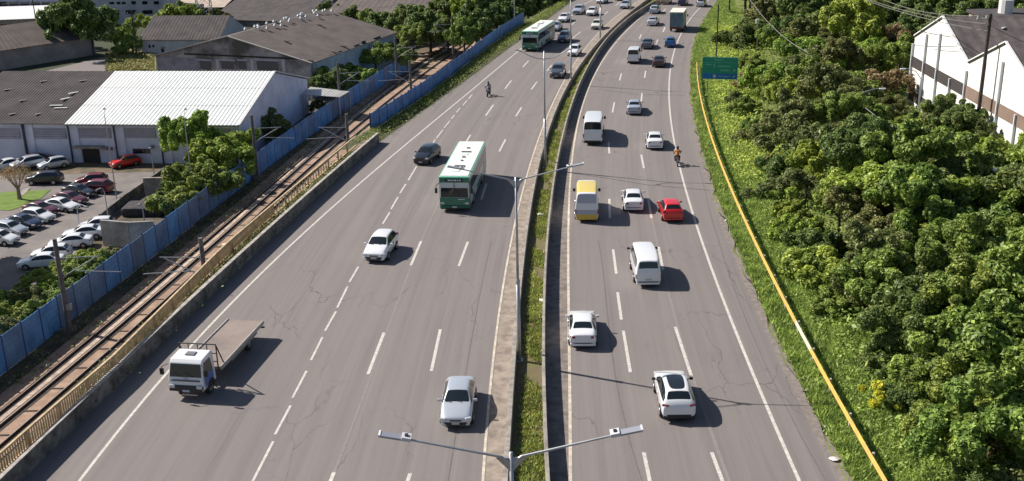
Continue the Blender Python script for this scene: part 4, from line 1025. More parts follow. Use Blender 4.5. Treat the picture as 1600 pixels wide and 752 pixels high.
# ---- box truck far up
def box_truck():
    q = P(1056.5, 47.5, .35); m = lane_slope(q.x, q.y+4); d = Vector((m, 1, 0)).normalized(); c = Vector((q.x, q.y, 0))+d*3.6
    t = thing('box_truck', (c.x, c.y, .005), heading(d.x, d.y), 'box truck with a pale roof and blue grey rear doors on the right lane line', 'truck')
    BX = mat('box_side', (.42,.46,.5), .5)
    mb = MB(); mb.box((0,-.8,2.0), (2.3,5.6,2.6)); mb.build('cargo_box', BX, t, bevel=.03)
    mb = MB(); mb.box((0,-.8,3.32), (2.34,5.64,.06)); mb.build('box_roof', mat('box_roof', (.66,.64,.58), .6), t)
    for s in (-1, 1): mb = MB(); mb.box((s*.56,-3.62,1.95), (1.06,.05,2.4)); mb.build('rear_door', mat('rear_door_blue', (.10,.17,.22), .5, var=.3, scale=1.2), t)
    mb = MB(); mb.box((0,-3.6,.72), (2.2,.12,.3)); mb.build('bumper', mat('dark_red_bar', (.10,.02,.02), .5), t)
    mb = MB(); mb.box((0,2.9,1.5), (2.1,1.5,1.9)); mb.build('cab', PW, t, bevel=.12)
    mb = MB(); mb.box((0,3.64,1.85), (1.8,.06,.7)); mb.build('windshield', GLASS, t)
    for s in (-1, 1):
        mb = MB(); mb.box((s*1.06,2.9,1.85), (.03,.9,.6)); mb.build('side_window', GLASS, t)
        mb = MB(); mb.box((s*1.3,3.4,1.9), (.2,.1,.4)); mb.build('mirror', BLACK, t)
        mb = MB(); mb.box((s*.95,-3.66,.75), (.25,.05,.14)); mb.build('taillight', TAIL, t)
        for y_ in (2.7, -2.2): wheel_parts(t, s*.98, y_, .45, .28)
    mb = MB(); mb.box((0,0,.62), (.9,7.0,.25)); mb.build('chassis', BLACK, t)
box_truck()

# ---- motorcycles and riders
def skin_mesh(name, verts, edges, rads, m, parent, sub=2, root=0):
    me = bpy.data.meshes.new(name); me.from_pydata(verts, edges, []); o = bpy.data.objects.new(name, me); COL.objects.link(o)
    sk = o.modifiers.new('skin', 'SKIN'); sk.use_smooth_shade = True
    for i, r in enumerate(rads):
        v = me.skin_vertices[0].data[i]; v.radius = (r, r) if not isinstance(r, tuple) else r; v.use_root = (i == root)
    ss = o.modifiers.new('sub', 'SUBSURF'); ss.levels = sub; ss.render_levels = sub
    dg = bpy.context.evaluated_depsgraph_get(); dg.update(); m2 = bpy.data.meshes.new_from_object(o.evaluated_get(dg)); bpy.data.objects.remove(o)
    m2.name = name; m2.materials.clear(); m2.materials.append(m); return linkobj(name, m2, parent)
def motorcycle(px, py, toward, label, rider_label, shirt, bikecol, seed):
    q = P(px, py, .05); m = lane_slope(q.x, q.y+1); d = Vector((m, 1, 0)).normalized(); c = Vector((q.x, q.y, 0))+d*1.0
    rz = heading(d.x, d.y)+(math.pi if toward else 0)
    t = thing('motorcycle', (c.x, c.y, .0), rz, label, 'motorcycle')
    for nm, y_ in (('wheel', .68), ('wheel', -.66)):
        wt = thing_part('wheel', t, (0, y_, .31)); mb = MB(); n = 18
        mb.tube([(-.06,0,0),(-.04,0,0),(.04,0,0),(.06,0,0)], [.27,.31,.31,.27], n); mb.build('tyre', TYRE, wt)
        mb = MB(); mb.tube([(-.07,0,0),(.07,0,0)], .17, 12); mb.build('rim', RIM, wt)
    mb = MB(); mb.tube([(0,.68,.31),(0,.5,.72),(0,.42,1.0)], .035, 8); mb.tube([(-.36,.30,1.05),(-.1,.42,1.0),(.1,.42,1.0),(.36,.30,1.05)], .02, 6); mb.build('fork_and_handlebar', BLACK, t)
    skin_mesh('tank', [(0,.32,.82),(0,.12,.86),(0,-.08,.80)], [(0,1),(1,2)], [.09,.14,.09], bikecol, t)
    skin_mesh('seat', [(0,-.05,.80),(0,-.35,.80),(0,-.68,.86)], [(0,1),(1,2)], [.10,.12,.08], BLACK, t)
    mb = MB(); mb.box((0,.05,.48), (.28,.42,.32)); mb.tube([(.13,-.1,.35),(.16,-.75,.42)], .05, 8); mb.build('engine', mat('engine_metal', (.12,.12,.13), .5, .6), t, bevel=.03)
    mb = MB(); mb.box((0,-.82,.84), (.18,.08,.07)); mb.build('taillight', TAIL, t)
    mb = MB(); mb.box((0,.56,.92), (.2,.1,.18)); mb.build('headlight', HEAD, t, bevel=.03)
    mb = MB(); mb.box((0,-.86,.66), (.17,.02,.14)); mb.build('license_plate', PLATE, t)
    for s in (-1, 1): mb = MB(); mb.beam((s*.28,.34,1.05), (s*.36,.36,1.22), .015); mb.box((s*.38,.36,1.25), (.12,.03,.09)); mb.build('mirror', BLACK, t)
    # rider: one continuous body
    r = thing('rider', (c.x, c.y, .0), rz, rider_label, 'person')
    v = [(0,-.22,.92),(0,-.20,1.08),(0,-.14,1.28),(0,-.08,1.44),(0,-.04,1.53),(0,.0,1.68),
         (.17,-.10,1.42),(.30,.02,1.18),(.33,.26,1.08),(-.17,-.10,1.42),(-.30,.02,1.18),(-.33,.26,1.08),
         (.12,-.20,.90),(.24,.16,.80),(.20,-.02,.42),(.20,.12,.34),(-.12,-.20,.90),(-.24,.16,.80),(-.20,-.02,.42),(-.20,.12,.34)]
    e = [(0,1),(1,2),(2,3),(3,4),(4,5),(3,6),(6,7),(7,8),(3,9),(9,10),(10,11),(0,12),(12,13),(13,14),(14,15),(0,16),(16,17),(17,18),(18,19)]
    ra_ = [.15,.135,.15,.13,.06,.10,.08,.055,.045,.08,.055,.045,.11,.085,.055,.045,.11,.085,.055,.045]
    skin_mesh('body', v, e, ra_, mat('dark_trousers', (.02,.022,.03), .8), r)
    v2 = [v[0], v[1], v[2], v[3], v[6], v[7], v[9], v[10]]
    skin_mesh('jacket', [(a, b, c_+.005) for a, b, c_ in v2], [(0,1),(1,2),(2,3),(3,4),(4,5),(3,6),(6,7)], [.165,.16,.175,.15,.10,.075,.10,.075], shirt, r)
    bm = bmesh.new(); bmesh.ops.create_uvsphere(bm, u_segments=16, v_segments=10, radius=.15)
    for vv in bm.verts: vv.co = Vector((vv.co.x*.92, vv.co.y*1.1+.01, vv.co.z*1.02+1.70))
    me = bpy.data.meshes.new('helmet'); bm.to_mesh(me); bm.free(); me.materials.append(BLACK); me.polygons.foreach_set('use_smooth', [True]*len(me.polygons)); linkobj('helmet', me, r)
    mb = MB(); mb.box((0,.135,1.71), (.2,.06,.09)); mb.build('visor', GLASS, r, bevel=.02)
    for s in (-1, 1):      # gloved hands closed on the grips
        hv = [(s*.33,.24,1.085),(s*.33,.30,1.09)]; he = [(0,1)]; hr = [.04,.038]
        skin_mesh('glove', hv, he, hr, BLACK, r, 1)
        mb = MB()
        for k in range(4): x_ = s*(.29+.025*k); mb.tube([(x_,.29,1.11),(x_,.345,1.09),(x_,.34,1.045),(x_,.31,1.03)], [.012,.012,.011,.009], 6)
        mb.tube([(s*.275,.26,1.08),(s*.268,.31,1.045),(s*.28,.335,1.03)], [.014,.012,.01], 6); mb.build('finger', BLACK, r)
motorcycle(1059, 261, False, 'dark motorcycle riding away along the right edge line', 'motorcycle rider in an orange brown jacket and dark helmet', mat('orange_jacket', (.50,.20,.06), .8), mat('dark_tank', (.02,.02,.03), .3, coat=1), 1)
motorcycle(761, 152, True, 'dark motorcycle coming alone along the left lanes', 'motorcycle rider in a pale grey top in the oncoming lanes', mat('pale_grey_top', (.40,.38,.40), .8), mat('dark_tank', (.02,.02,.03), .3, coat=1), 2)

# ------------------------------------------------------------------ PARKING LOT
pk = [P(*p, ZG) for p in [(-120,278),(285,268),(160,352),(60,460),(-150,520)]]
mb = MB(); mb.add([(p.x, p.y, ZG+.02) for p in pk], [(0,1,2,3,4)]); mb.build('parking_lot', mat('worn_parking_asphalt', (.20,.175,.165), .9, col2=(.135,.12,.12), scale=.35, detail=7, bump=.3), kind='structure')
def patch(name, pts, m, dz, z=ZG, kind='structure'):
    mb = MB(); mb.add([tuple(P(*p, z))[:2]+(z+dz,) for p in pts], [tuple(range(len(pts)))]); o = mb.build(name, m); o['kind'] = kind; return o
patch('lawn_island', [(-10,304),(10,301),(80,297),(62,312),(40,322),(14,330),(-15,328)], mat('lawn', (.13,.21,.02), .9, col2=(.09,.15,.015), scale=1, bump=.5), .06)
patch('pavement', [(28,308),(36,297),(48,294),(38,306)], CONC, .09)
def parked(kind, pm, a, b, label, face=None, off_=None):
    """a,b: rear and front of the side turned to the camera"""
    pa, pb = P(*a, ZG), P(*b, ZG); d = (pb-pa).normalized(); n = Vector((-d.y, d.x, 0)); n = n if n.y > 0 else -n
    c = (pa+pb)/2+n*SPEC[kind]['W']/2
    return car(kind, pm, (c.x, c.y, ZG+.03), heading(d.x, d.y), label, 'cars in the parking lot')
def parked_c(kind, pm, c, ang, label):
    q = P(*c, ZG); return car(kind, pm, (q.x, q.y, ZG+.03), heading(math.cos(ang), math.sin(ang)), label, 'cars in the parking lot')
parked('sedan', PW, (58,328), (119,336), 'large white sedan in the middle of the parked row')
parked('sedan', PMAR, (76,318), (128,325), 'maroon sedan parked between the black and the white sedan')
parked('sedan', PDK, (90,306), (142,313), 'black sedan parked next to the dark red car')
parked('suv', PDRED, (164,305), (122,303), 'dark red boxy car parked at the lawn end of the row')
parked_c('hatch', PDRED, (144,289), R_(185), 'red car showing its roof behind the dark red boxy car')
parked('suv', PDK, (90,290), (42,291), 'black car parked alone in front of the lawn')
parked('sedan', PMAR, (26,334), (84,343), 'dark maroon sedan parked behind the white hatchback')
parked('hatch', PW, (32,347), (70,352), 'white hatchback parked in front of the maroon sedan')
parked('sedan', PNAVY, (2,355), (55,363), 'navy sedan parked left of the white hatchback')
parked('hatch', PSIL, (-14,368), (28,373), 'silver hatchback parked at the left edge')
parked('hatch', PW, (-28,384), (14,387), 'white car parked at the left edge, lowest of its row')
parked_c('hatch', PSIL, (84,263), R_(218), 'silver hatchback facing the lot in front of the stained wall')
parked_c('suv', PSIL, (44,263), R_(222), 'silver boxy car parked second from the left by the building')
parked_c('sedan', PW, (10,265), R_(222), 'whitish car at the left edge by the building wall')
parked_c('suv', PMAR, (62,257), R_(40), 'dark car in shade behind the silver boxy car')
parked_c('hatch', PRED, (196,260), R_(220), 'bright red car by the warehouse door with its boot lid up')
parked_c('sedan', PW, (133,372), R_(188), 'white sedan parked beside the white boundary wall, in full view')
parked_c('hatch', PW, (153,360), R_(188), 'white car mostly hidden by the white boundary wall')
parked_c('sedan', PW, (112,386), R_(188), 'white sedan showing its roof above the hedge')
parked_c('hatch', PW, (82,404), R_(188), 'white hatchback half hidden by the hedge')
parked_c('sedan', PW, (66,417), R_(188), 'lowest white car peeping out left of the hedge')
# boundary walls of the pit
def long_wall(name, pts, z0, h, th, m, label):
    mb = MB(); pp = [P(*p, z0) for p in pts]
    for a, b in zip(pp, pp[1:]): mb.beam((a.x, a.y, z0+h/2), (b.x, b.y, z0+h/2), th, h)
    tag(mb.build(name, m), label, 'wall')
WW = mat('dirty_white_wall', (.42,.40,.385), .9, col2=(.24,.21,.185), scale=.6, detail=7)
long_wall('boundary_wall', [(163,384),(206,388),(245,386)], ZG, 2.6, .25, WW, 'dirty white boundary wall between the parking lot and the blue fence')
long_wall('low_wall', [(158,349),(196,318),(258,275)], ZG, 1.0, .25, OLDCONC, 'dark low wall running diagonally along the parking lot edge')
patch('yard', [(165,350),(200,320),(262,275),(330,275),(300,340),(262,362),(246,384),(165,384)], mat('yard_dirt', (.11,.085,.065), .95, col2=(.05,.045,.035), scale=.5, bump=.5), .03)
q = P(228,333,ZG); mb = MB(); mb.box((q.x,q.y,ZG+.5), (4.2,3.0,1.0)); tag(mb.build('rubbish_heap', mat('rubbish', (.05,.045,.05), .9, var=.5, scale=2), bevel=.3), 'dark covered heap behind the white boundary wall', 'heap')
q = P(243,305,ZG); mb = MB(); mb.box((q.x,q.y,ZG+1.0), (2.2,.3,2.0)); tag(mb.build('wall_pillar', WW), 'short whitish wall piece beside the leafy tree', 'wall')
def yard_lamp(base, top, head, label, zb=ZG):
    b = P(*base, zb); 
    z = zb
    for k in range(200):
        z = zb+k*.08; v = Vector((b.x, b.y, z-CAMH)); sy = 376-FPX*v.dot(CU)/v.dot(f0)
        if sy <= top[1]: break
    hgt = z-zb; q = P(*head, z+.4); dx = Vector((q.x-b.x, q.y-b.y, 0))
    if dx.length > 2.2: dx = dx.normalized()*2.2
    t = thing('yard_lamp', (b.x, b.y, zb), 0, label, 'lamp post', 'slim lamp posts on the left side')
    mb = MB(); mb.tube([(0,0,0),(0,0,hgt)], [.07,.045], 8); mb.build('pole', GALV, t)
    mb = MB(); mb.tube([(0,0,hgt-.1),(dx.x*.3,dx.y*.3,hgt+.35),(dx.x*.7,dx.y*.7,hgt+.5),(dx.x,dx.y,hgt+.45)], .03, 6); mb.build('arm', GALV, t)
    mb = MB(); mb.box((dx.x*1.12,dx.y*1.12,hgt+.42), (.55,.25,.12), rz=math.atan2(dx.y, dx.x)); mb.build('lamp_head', mat('dark_lamp_housing', (.12,.12,.13), .5), t, bevel=.03)
yard_lamp((184,322), (174,182), (163,171), 'slim lamp post in the lot in front of the white roof')
yard_lamp((304,318), (299,186), (290,171), 'slim lamp post rising behind the bright green tree')
yard_lamp((171,352), (164,300), (155,296), 'short lamp post at the corner of the low wall')
yard_lamp((126,362), (127,325), (133,323), 'small white lamp post between the parked rows')
yard_lamp((227,356), (223,322), (218,320), 'low post behind the boundary wall')
yard_lamp((241,273), (239,236), (234,232), 'slim post against the warehouse wall by the dark window')
yard_lamp((110,70+12), (108,50), (107,80), 'small post in front of the long brown roofed shed')

# ------------------------------------------------------------------ BUILDINGS, left
WALLW = mat('bluish_white_wall', (.72,.73,.84), .9, col2=(.56,.57,.70), scale=.35, detail=7)
WALLG = mat('mouldy_wall', (.42,.40,.40), .95, col2=(.10,.09,.08), scale=.28, detail=8)
LOUV = mat('louvre_grey', (.34,.32,.38), .8, var=.25, scale=1)
ROOFW = mat('white_sheet_roof', (.80,.82,.80), .5, var=.05, scale=.3); ROOFD = mat('dark_fibre_roof', (.075,.062,.064), .9, col2=(.038,.033,.036), scale=.5, detail=7)
ROOFB = mat('brown_fibre_roof', (.125,.10,.09), .9, col2=(.075,.062,.06), scale=.35, detail=7)
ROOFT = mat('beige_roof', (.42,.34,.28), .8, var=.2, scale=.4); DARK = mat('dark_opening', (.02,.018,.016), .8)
STAIN = mat('black_stain', (.07,.07,.09), .95, var=.4, scale=2)
def slope(parent, a, b, c, d, m, ribs, amp=.05, th=.08, name='roof'):
    """corrugated sheet a-b along the eave, d-c along the ridge"""
    n = ribs*2; vs = []; nrm = (b-a).cross(d-a).normalized()
    if nrm.z < 0: nrm = -nrm
    for i in range(n+1):
        t = i/n; o = nrm*(amp if i % 2 else 0)
        vs += [a.lerp(b, t)+o, d.lerp(c, t)+o]
    k = len(vs); vs += [v-nrm*th for v in vs]
    fs = [(2*i, 2*i+2, 2*i+3, 2*i+1) for i in range(n)]+[(k+2*i+1, k+2*i+3, k+2*i+2, k+2*i) for i in range(n)]
    fs += [(2*i, k+2*i, k+2*i+2, 2*i+2) for i in range(n)]+[(2*i+1, 2*i+3, k+2*i+3, k+2*i+1) for i in range(n)]
    fs += [(0, 1, k+1, k), (2*n, k+2*n, k+2*n+1, 2*n+1)]
    mb = MB(); mb.add(vs, fs); return mb.build(name, m, parent)
def solid(parent, poly, z0, zt, m, name='wall'):
    """prism over a plan polygon; zt a list of heights"""
    n = len(poly); vs = [(p.x, p.y, z0) for p in poly]+[(p.x, p.y, z) for p, z in zip(poly, zt)]
    mb = MB(); mb.add(vs, [tuple(range(n))[::-1], tuple(range(n, 2*n))]+[(i, (i+1) % n, n+(i+1) % n, n+i) for i in range(n)]); return mb.build(name, m, parent)
def up(p, z): return Vector((p.x, p.y, z))
def wall_rect(parent, name, m, p0, dr, rect, depth=.06, proud=.03):
    """box on a facade covering a surveyed rectangle"""
    x0, y0, x1, y1 = rect
    u0_, z1 = on_wall(x0, y0, p0, dr); u1_, z1b = on_wall(x1, y0, p0, dr); _, z0_ = on_wall((x0+x1)/2, y1, p0, dr); z1 = (z1+z1b)/2
    out = Vector((dr.y, -dr.x, 0)); out = out if out.dot(Vector((-p0.x, -p0.y, 0))) > 0 else -out
    c = p0+dr*(u0_+u1_)/2+out*(proud-depth/2); c.z = (z0_+z1)/2
    mb = MB(); mb.box(c, (abs(u1_-u0_), depth, abs(z1-z0_)), rz=math.atan2(dr.y, dr.x)); return mb.build(name, m, parent)

# A: big warehouse with white and dark roof
zeA = -1.1; zrA = 2.6
a0 = P(-90,193,zeA); a1 = P(374,196,zeA); dA = (a1-a0).normalized(); nA = Vector((-dA.y, dA.x, 0)); hw = 14.6
split = P(99,195,zeA); bA = thing('warehouse', (0,0,0), 0, 'white walled warehouse with a roof half white sheet, half dark', 'warehouse')
uS = (split-a0).dot(dA); LA = (a1-a0).length
fl, fr = a0+dA*.25+nA*.5, a1-dA*.25+nA*.5
W_ = solid(bA, [fl, fr, fr+nA*(2*hw-1), fl+nA*(2*hw-1)], ZG, [zeA-.02]*4, WALLW)
g1 = fr; mb = MB(); mb.add([(g1.x,g1.y,zeA-.05),(g1.x+nA.x*(2*hw-1),g1.y+nA.y*(2*hw-1),zeA-.05),(g1.x+nA.x*(hw-.5),g1.y+nA.y*(hw-.5),zrA-.12),
  (g1.x-dA.x*.3,g1.y-dA.y*.3,zeA-.05),(g1.x-dA.x*.3+nA.x*(2*hw-1),g1.y-dA.y*.3+nA.y*(2*hw-1),zeA-.05),(g1.x-dA.x*.3+nA.x*(hw-.5),g1.y-dA.y*.3+nA.y*(hw-.5),zrA-.12)], [(0,1,2),(3,5,4),(0,2,5,3),(1,4,5,2)]); mb.build('gable', WALLW, bA)
ridge = lambda u: up(a0+dA*u+nA*hw, zrA)
eav = lambda u: up(a0+dA*u, zeA)
bk = lambda u: up(a0+dA*u+nA*2*hw, zeA)
slope(bA, eav(uS), eav(LA), ridge(LA), ridge(uS), ROOFW, 46, .09).__setitem__('label', 'white corrugated sheet roof slope')
slope(bA, eav(0), eav(uS-.02), ridge(uS-.02), ridge(0), ROOFD, 40, .07).__setitem__('label', 'dark stained fibre roof slope')
slope(bA, bk(0), bk(LA), ridge(LA), ridge(0), ROOFD, 40, .05)
for k in (.33, .66):
    a_, b_ = eav(uS).lerp(ridge(uS), k), eav(LA).lerp(ridge(LA), k); mb = MB(); mb.beam(a_+Vector((0,0,.1)), b_+Vector((0,0,.1)), .05, .03); mb.build('sheet_lap', mat('lap_grey', (.55,.55,.52), .6), bA)
mb = MB(); mb.beam(eav(LA)+Vector((0,-.02,.02)), ridge(LA)+Vector((0,0,.02)), .16, .16); mb.beam(ridge(LA)+Vector((0,0,.02)), bk(LA)+Vector((0,0,.02)), .16, .16); mb.build('gable_flashing', mat('flashing_white', (.6,.6,.6), .6), bA)
mb = MB(); mb.beam(eav(uS)-nA*.05+Vector((0,0,-.08)), eav(LA)-nA*.05+Vector((0,0,-.08)), .18, .14); mb.build('gutter', mat('gutter_grey', (.2,.2,.2), .7), bA)  # mid-grey gutter along the eave of the white slope
for (x0, y0, x1, y1) in [(-40,200,31,217),(49,200,103,217),(119,200,173,216),(192,200,243,216),(262,200,300,216),(322,201,360,216)]:
    f = wall_rect(bA, 'louvre_panel', LOUV, fl, dA, (x0, y0, x1, y1), .08, .02)
    for k in range(5):
        yy = y0+(y1-y0)*(k+.5)/5; wall_rect(bA, 'slat', mat('louvre_slat', (.45,.43,.50), .8), fl, dA, (x0+1, yy-1.0, x1-1, yy+.5), .06, .06)
for x0, x1, y1, wd in ((36,46,250,1),(106,116,254,.35),(178,186,244,.3),(249,257,248,.25),(313,320,250,.25)):
    u_, _z = on_wall((x0+x1)/2-1, 222, fl, dA); out = -nA; c = fl+dA*u_
    mb = MB(); mb.box((c.x+out.x*.08, c.y+out.y*.08, (ZG+zeA)/2-.02), (.22*wd+.06,.2,zeA-ZG-.1), rz=math.atan2(dA.y,dA.x)); mb.build('downpipe', STAIN, bA)
    c2 = c+dA*.9; mb = MB(); mb.box((c2.x+out.x*.03, c2.y+out.y*.03, (ZG+zeA)/2-.04), (.7,.22,zeA-ZG-.12), rz=math.atan2(dA.y,dA.x)); mb.build('pilaster', WALLW, bA)
wall_rect(bA, 'door', mat('dark_brown_door', (.035,.028,.026), .7), fl, dA, (128,232,155,256), .1, .03)
wall_rect(bA, 'door_canopy', CONC, fl, dA, (118,227,163,230), .9, .85)
w1 = wall_rect(bA, 'window', GLASS, fl, dA, (207,232.5,234.5,240), .08, .03)
for k in (216, 225): wall_rect(bA, 'window_bar', BLACK, fl, dA, (k,232.5,k+.8,240), .05, .06)
for k, (x, y) in enumerate(((164,229),(171,230),(236,227))): wall_rect(bA, 'air_conditioner', mat('ac_unit', (.25,.24,.25), .6), fl, dA, (x,y,x+5,y+4), .5, .5)
for k in range(7):
    u_ = .2*LA+k*2.4*(1 if k < 4 else 1.1); v_ = random.uniform(.2, .85)
def on_roofA(x, y):
    z_ = 0.5
    for _ in range(25):
        q = P(x, y, z_); v_ = (q-a0).dot(nA); z_ = z_*.6+.4*(zeA+(zrA-zeA)*v_/hw+.1)
    return P(x, y, z_)
for (x, y, dx, dy) in ((116,145,2,6),(104,154,6,3),(95,169,7,-.5),(88,165,7,5)):   # broken white roof sheets
    q = on_roofA(x, y); mb = MB()
    u_, v_ = (q-a0).dot(dA), (q-a0).dot(nA); z_ = zeA+(zrA-zeA)*v_/hw+.12
    c = a0+dA*u_+nA*v_; mb.box((c.x, c.y, z_), (1.6,.35,.05), rz=math.atan2(dA.y, dA.x)+(1.05 if dx < 7 else .1)); mb.build('loose_roof_sheet', mat('loose_white_sheet', (.6,.6,.6), .6), bA)
for (x, y) in ((68,127),(36,157),(12,140),(60,178),(130,126),(20,178)):
    q = on_roofA(x, y); u_, v_ = (q-a0).dot(dA), (q-a0).dot(nA); z_ = zeA+(zrA-zeA)*v_/hw+.1; c = a0+dA*u_+nA*v_
    mb = MB(); mb.box((c.x, c.y, z_), (.9,.4,.06), rz=random.random()); mb.build('roof_patch', mat('roof_patch', (.20,.16,.15), .9), bA)

# generic gable building: ridge runs from the front gable backwards
def gable_building(name, FL, FR, depth, ze, zr, zg, wallm, roofm, label, cat='warehouse', ribs=40, eav_=.4):
    t = thing(name, (0,0,0), 0, label, cat)
    d = (FR-FL).normalized(); nb_ = depth
    mid = (FL+FR)/2
    solid(t, [up(FL,0), up(FR,0), up(FR+nb_,0), up(FL+nb_,0)], zg, [ze]*4, wallm)
    for base in (FL*1, FL+nb_):
        off2 = nb_.normalized()*(.02 if base is FL else -.02)
        a_, b_, c_ = base+off2, base+(FR-FL)+off2, base+(FR-FL)/2+off2
    for o in (Vector((0,0,0)), nb_*1):
        mb = MB()
        A_, B_, C_ = up(FL+o, ze-.02), up(FR+o, ze-.02), up(mid+o, zr-.08); sh = nb_.normalized()*(.25 if o.length < .1 else -.25)
        mb.add([A_, B_, C_, A_+sh, B_+sh, C_+sh], [(0,1,2),(3,5,4),(0,2,5,3),(1,4,5,2)]); mb.build('gable', wallm, t)
    o0 = -nb_.normalized()*.3; o1 = nb_+nb_.normalized()*.3; k = (zr-ze)/((FR-FL).length/2)
    for s, E_ in ((-1, FL), (1, FR)):
        e = E_+d*s*eav_; ez = ze-k*eav_+.04
        slope(t, up(e+o0, ez), up(e+o1, ez), up(mid+o1, zr+.04), up(mid+o0, zr+.04), roofm, ribs, .05)
        mb = MB(); mb.beam(up(e+o0, ez+.05), up(mid+o0, zr+.05), .25, .14); mb.build('verge_trim', mat('pale_verge_trim', (.40,.37,.34), .8), t)
    return t, d
ze = -.4
FLb, FRb, BRb = P(243,87,ze), P(485,98,ze), P(612,50,ze)
dirb = (BRb-FRb); dirb -= (FRb-FLb).normalized()*dirb.dot((FRb-FLb).normalized())*.55
q = P(355,57,0); bestz = min(np.arange(0, 8, .1), key=lambda z: abs((376-FPX*((up((FLb+FRb)/2, z)-Vector((0,0,CAMH))).dot(CU))/((up((FLb+FRb)/2, z)-Vector((0,0,CAMH))).dot(f0)))-57))
bB, dB = gable_building('warehouse', FLb, FRb, dirb, ze, float(bestz), ZG, WALLG, ROOFB, 'mouldy gabled warehouse with a long brown roof behind the white roof', ribs=44)
for r in [(245,90,310,110),(312,96,328,108),(345,96,365,108),(372,96,384,108),(401,96,434,110)]:
    big = r[0] < 300; f = wall_rect(bB, 'window', mat('boarded_window', (.10,.095,.10), .8) if not big else mat('grey_hoarding', (.24,.24,.27), .9, var=.3, scale=.8), FLb, dB, r, .1, .03)
    if not big: wall_rect(f, 'frame', mat('whitish_frame', (.42,.42,.45), .8), FLb, dB, (r[0]-2, r[1]-3, r[2]+2, r[1]-1), .1, .05)
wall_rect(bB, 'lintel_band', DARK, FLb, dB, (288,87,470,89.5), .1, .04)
for x in (337, 391, 440): wall_rect(bB, 'pilaster', mat('whitish_frame', (.42,.42,.45), .8), FLb, dB, (x,93,x+5,112), .15, .06)
dS = dirb.normalized()
for r in [(540,76,551,86),(553,70,561,79),(565,64,571,71),(512,86,520,96),(527,80,534,90),(584,58,594,70)]: wall_rect(bB, 'window', DARK, FRb, dS, r, .1, .05)
wB = mat('pale_blue_side', (.36,.42,.46), .9, var=.25, scale=.5)
c = FRb+dirb/2; mb = MB(); mb.box((c.x+.05, c.y, (ze+ZG)/2), (.06, dirb.length-1, ze-ZG-.2), rz=math.atan2(dirb.y, dirb.x)-math.pi/2); mb.build('side_cladding', wB, bB)
for (x, y) in ((434,47),(446,61),(482,72),(535,53),(520,60),(500,40),(455,35)):     # dark gaps in the roof
    q = P(x, y, 2.0); mb = MB(); mid = (FLb+FRb)/2; lat = (q-mid).dot(dB); z_ = bestz-(bestz-ze)*abs(lat)/((FRb-FLb).length/2)+.16
    mb.box((q.x, q.y, z_), (1.6,.5,.04), rz=math.atan2(dirb.y, dirb.x)+1.2); mb.build('roof_gap', DARK, bB)
VENT = mat('white_vent', (.62,.62,.62), .5)
for k in range(26):                                  # small white ridge ventilators
    t_ = k/25; row = k % 2; q0 = (FLb+FRb)/2+dirb*(.22+.75*t_)+dB*(random.uniform(-1.5, 2.5)); lat = abs((q0-(FLb+FRb)/2).dot(dB))
    z_ = bestz-(bestz-ze)*(lat)/((FRb-FLb).length/2)+.1
    mb = MB(); mb.tube([(q0.x,q0.y,z_),(q0.x,q0.y,z_+.35)], .14, 6); mb.tube([(q0.x,q0.y,z_+.3),(q0.x,q0.y,z_+.6)], [.32,.12], 6); mb.build('roof_vent', VENT, bB)
# small building pieces beyond
def px_building(name, front, back_len, top_px_y, zg, wallm, roofm, label, rise=1.5, hip=0, depth_dir=None, cat='building', wins=None, ribs=24):
    """front: two surveyed base points; eave height read at top_px_y"""
    A_, B_ = P(*front[0], zg), P(*front[1], zg); d = (B_-A_).normalized(); n = Vector((-d.y, d.x, 0)); n = n if n.y > 0 else -n
    ze = on_wall(front[0][0], top_px_y, A_, d)[1]
    t = thing(name, (0,0,0), 0, label, cat)
    D_ = n*back_len
    solid(t, [A_, B_, B_+D_, A_+D_], zg, [ze]*4, wallm)
    r0, r1 = up(A_+D_/2+d*hip, ze+rise), up(B_+D_/2-d*hip, ze+rise)
    e = [up(A_-n*.4-d*.3, ze-.03), up(B_-n*.4+d*.3, ze-.03), up(B_+D_+n*.4+d*.3, ze-.03), up(A_+D_+n*.4-d*.3, ze-.03)]
    slope(t, e[0], e[1], r1, r0, roofm, ribs, .04); slope(t, e[3], e[2], r1, r0, roofm, ribs, .04)
    for tri in ([e[0]-Vector((0,0,.02)), r0-Vector((0,0,.1)), e[3]-Vector((0,0,.02))], [e[1]-Vector((0,0,.02)), e[2]-Vector((0,0,.02)), r1-Vector((0,0,.1))]):
        mb = MB(); mb.add(tri+[v+d*(.2 if tri[0].x < e[1].x-.5 else -.2) for v in tri], [(0,1,2),(3,5,4),(0,2,5,3),(1,4,5,2)]); mb.build('gable' if not hip else 'hip_end', wallm if not hip else roofm, t)
    for r in (wins or []): wall_rect(t, 'window', GLASS, A_, d, r, .1, .04)
    return t, A_, d, ze
GREYW = mat('greyish_wall', (.26,.24,.235), .9, var=.25, scale=.4)
tC, AC, dC, zC = px_building('long_shed', [(-40,117),(150,86)], 16, 85, ZG, GREYW, ROOFB, 'long shed with a brown hipped roof at the far left', rise=3.2, hip=5, cat='shed')
wall_rect(tC, 'white_plinth', mat('white_plinth', (.42,.43,.48), .8), AC, dC, (0,102,110,109), .08, .03)
mb = MB()
WHT = mat('far_white_wall', (.50,.50,.54), .9, var=.15, scale=.5)
px_building('white_house', [(222,84),(345,84)], 14, 62, ZG, WHT, ROOFD, 'white house with a dark tiled roof behind the mouldy warehouse', rise=3.6, cat='house', wins=[(232,70,235,75),(238,70,241,74),(252,76,256,82)])
px_building('lean_to_shed', [(255,84),(330,78)], 5, 74, ZG, WHT, ROOFT, 'small lean-to with a beige roof in front of the white house', rise=1.4, cat='shed')
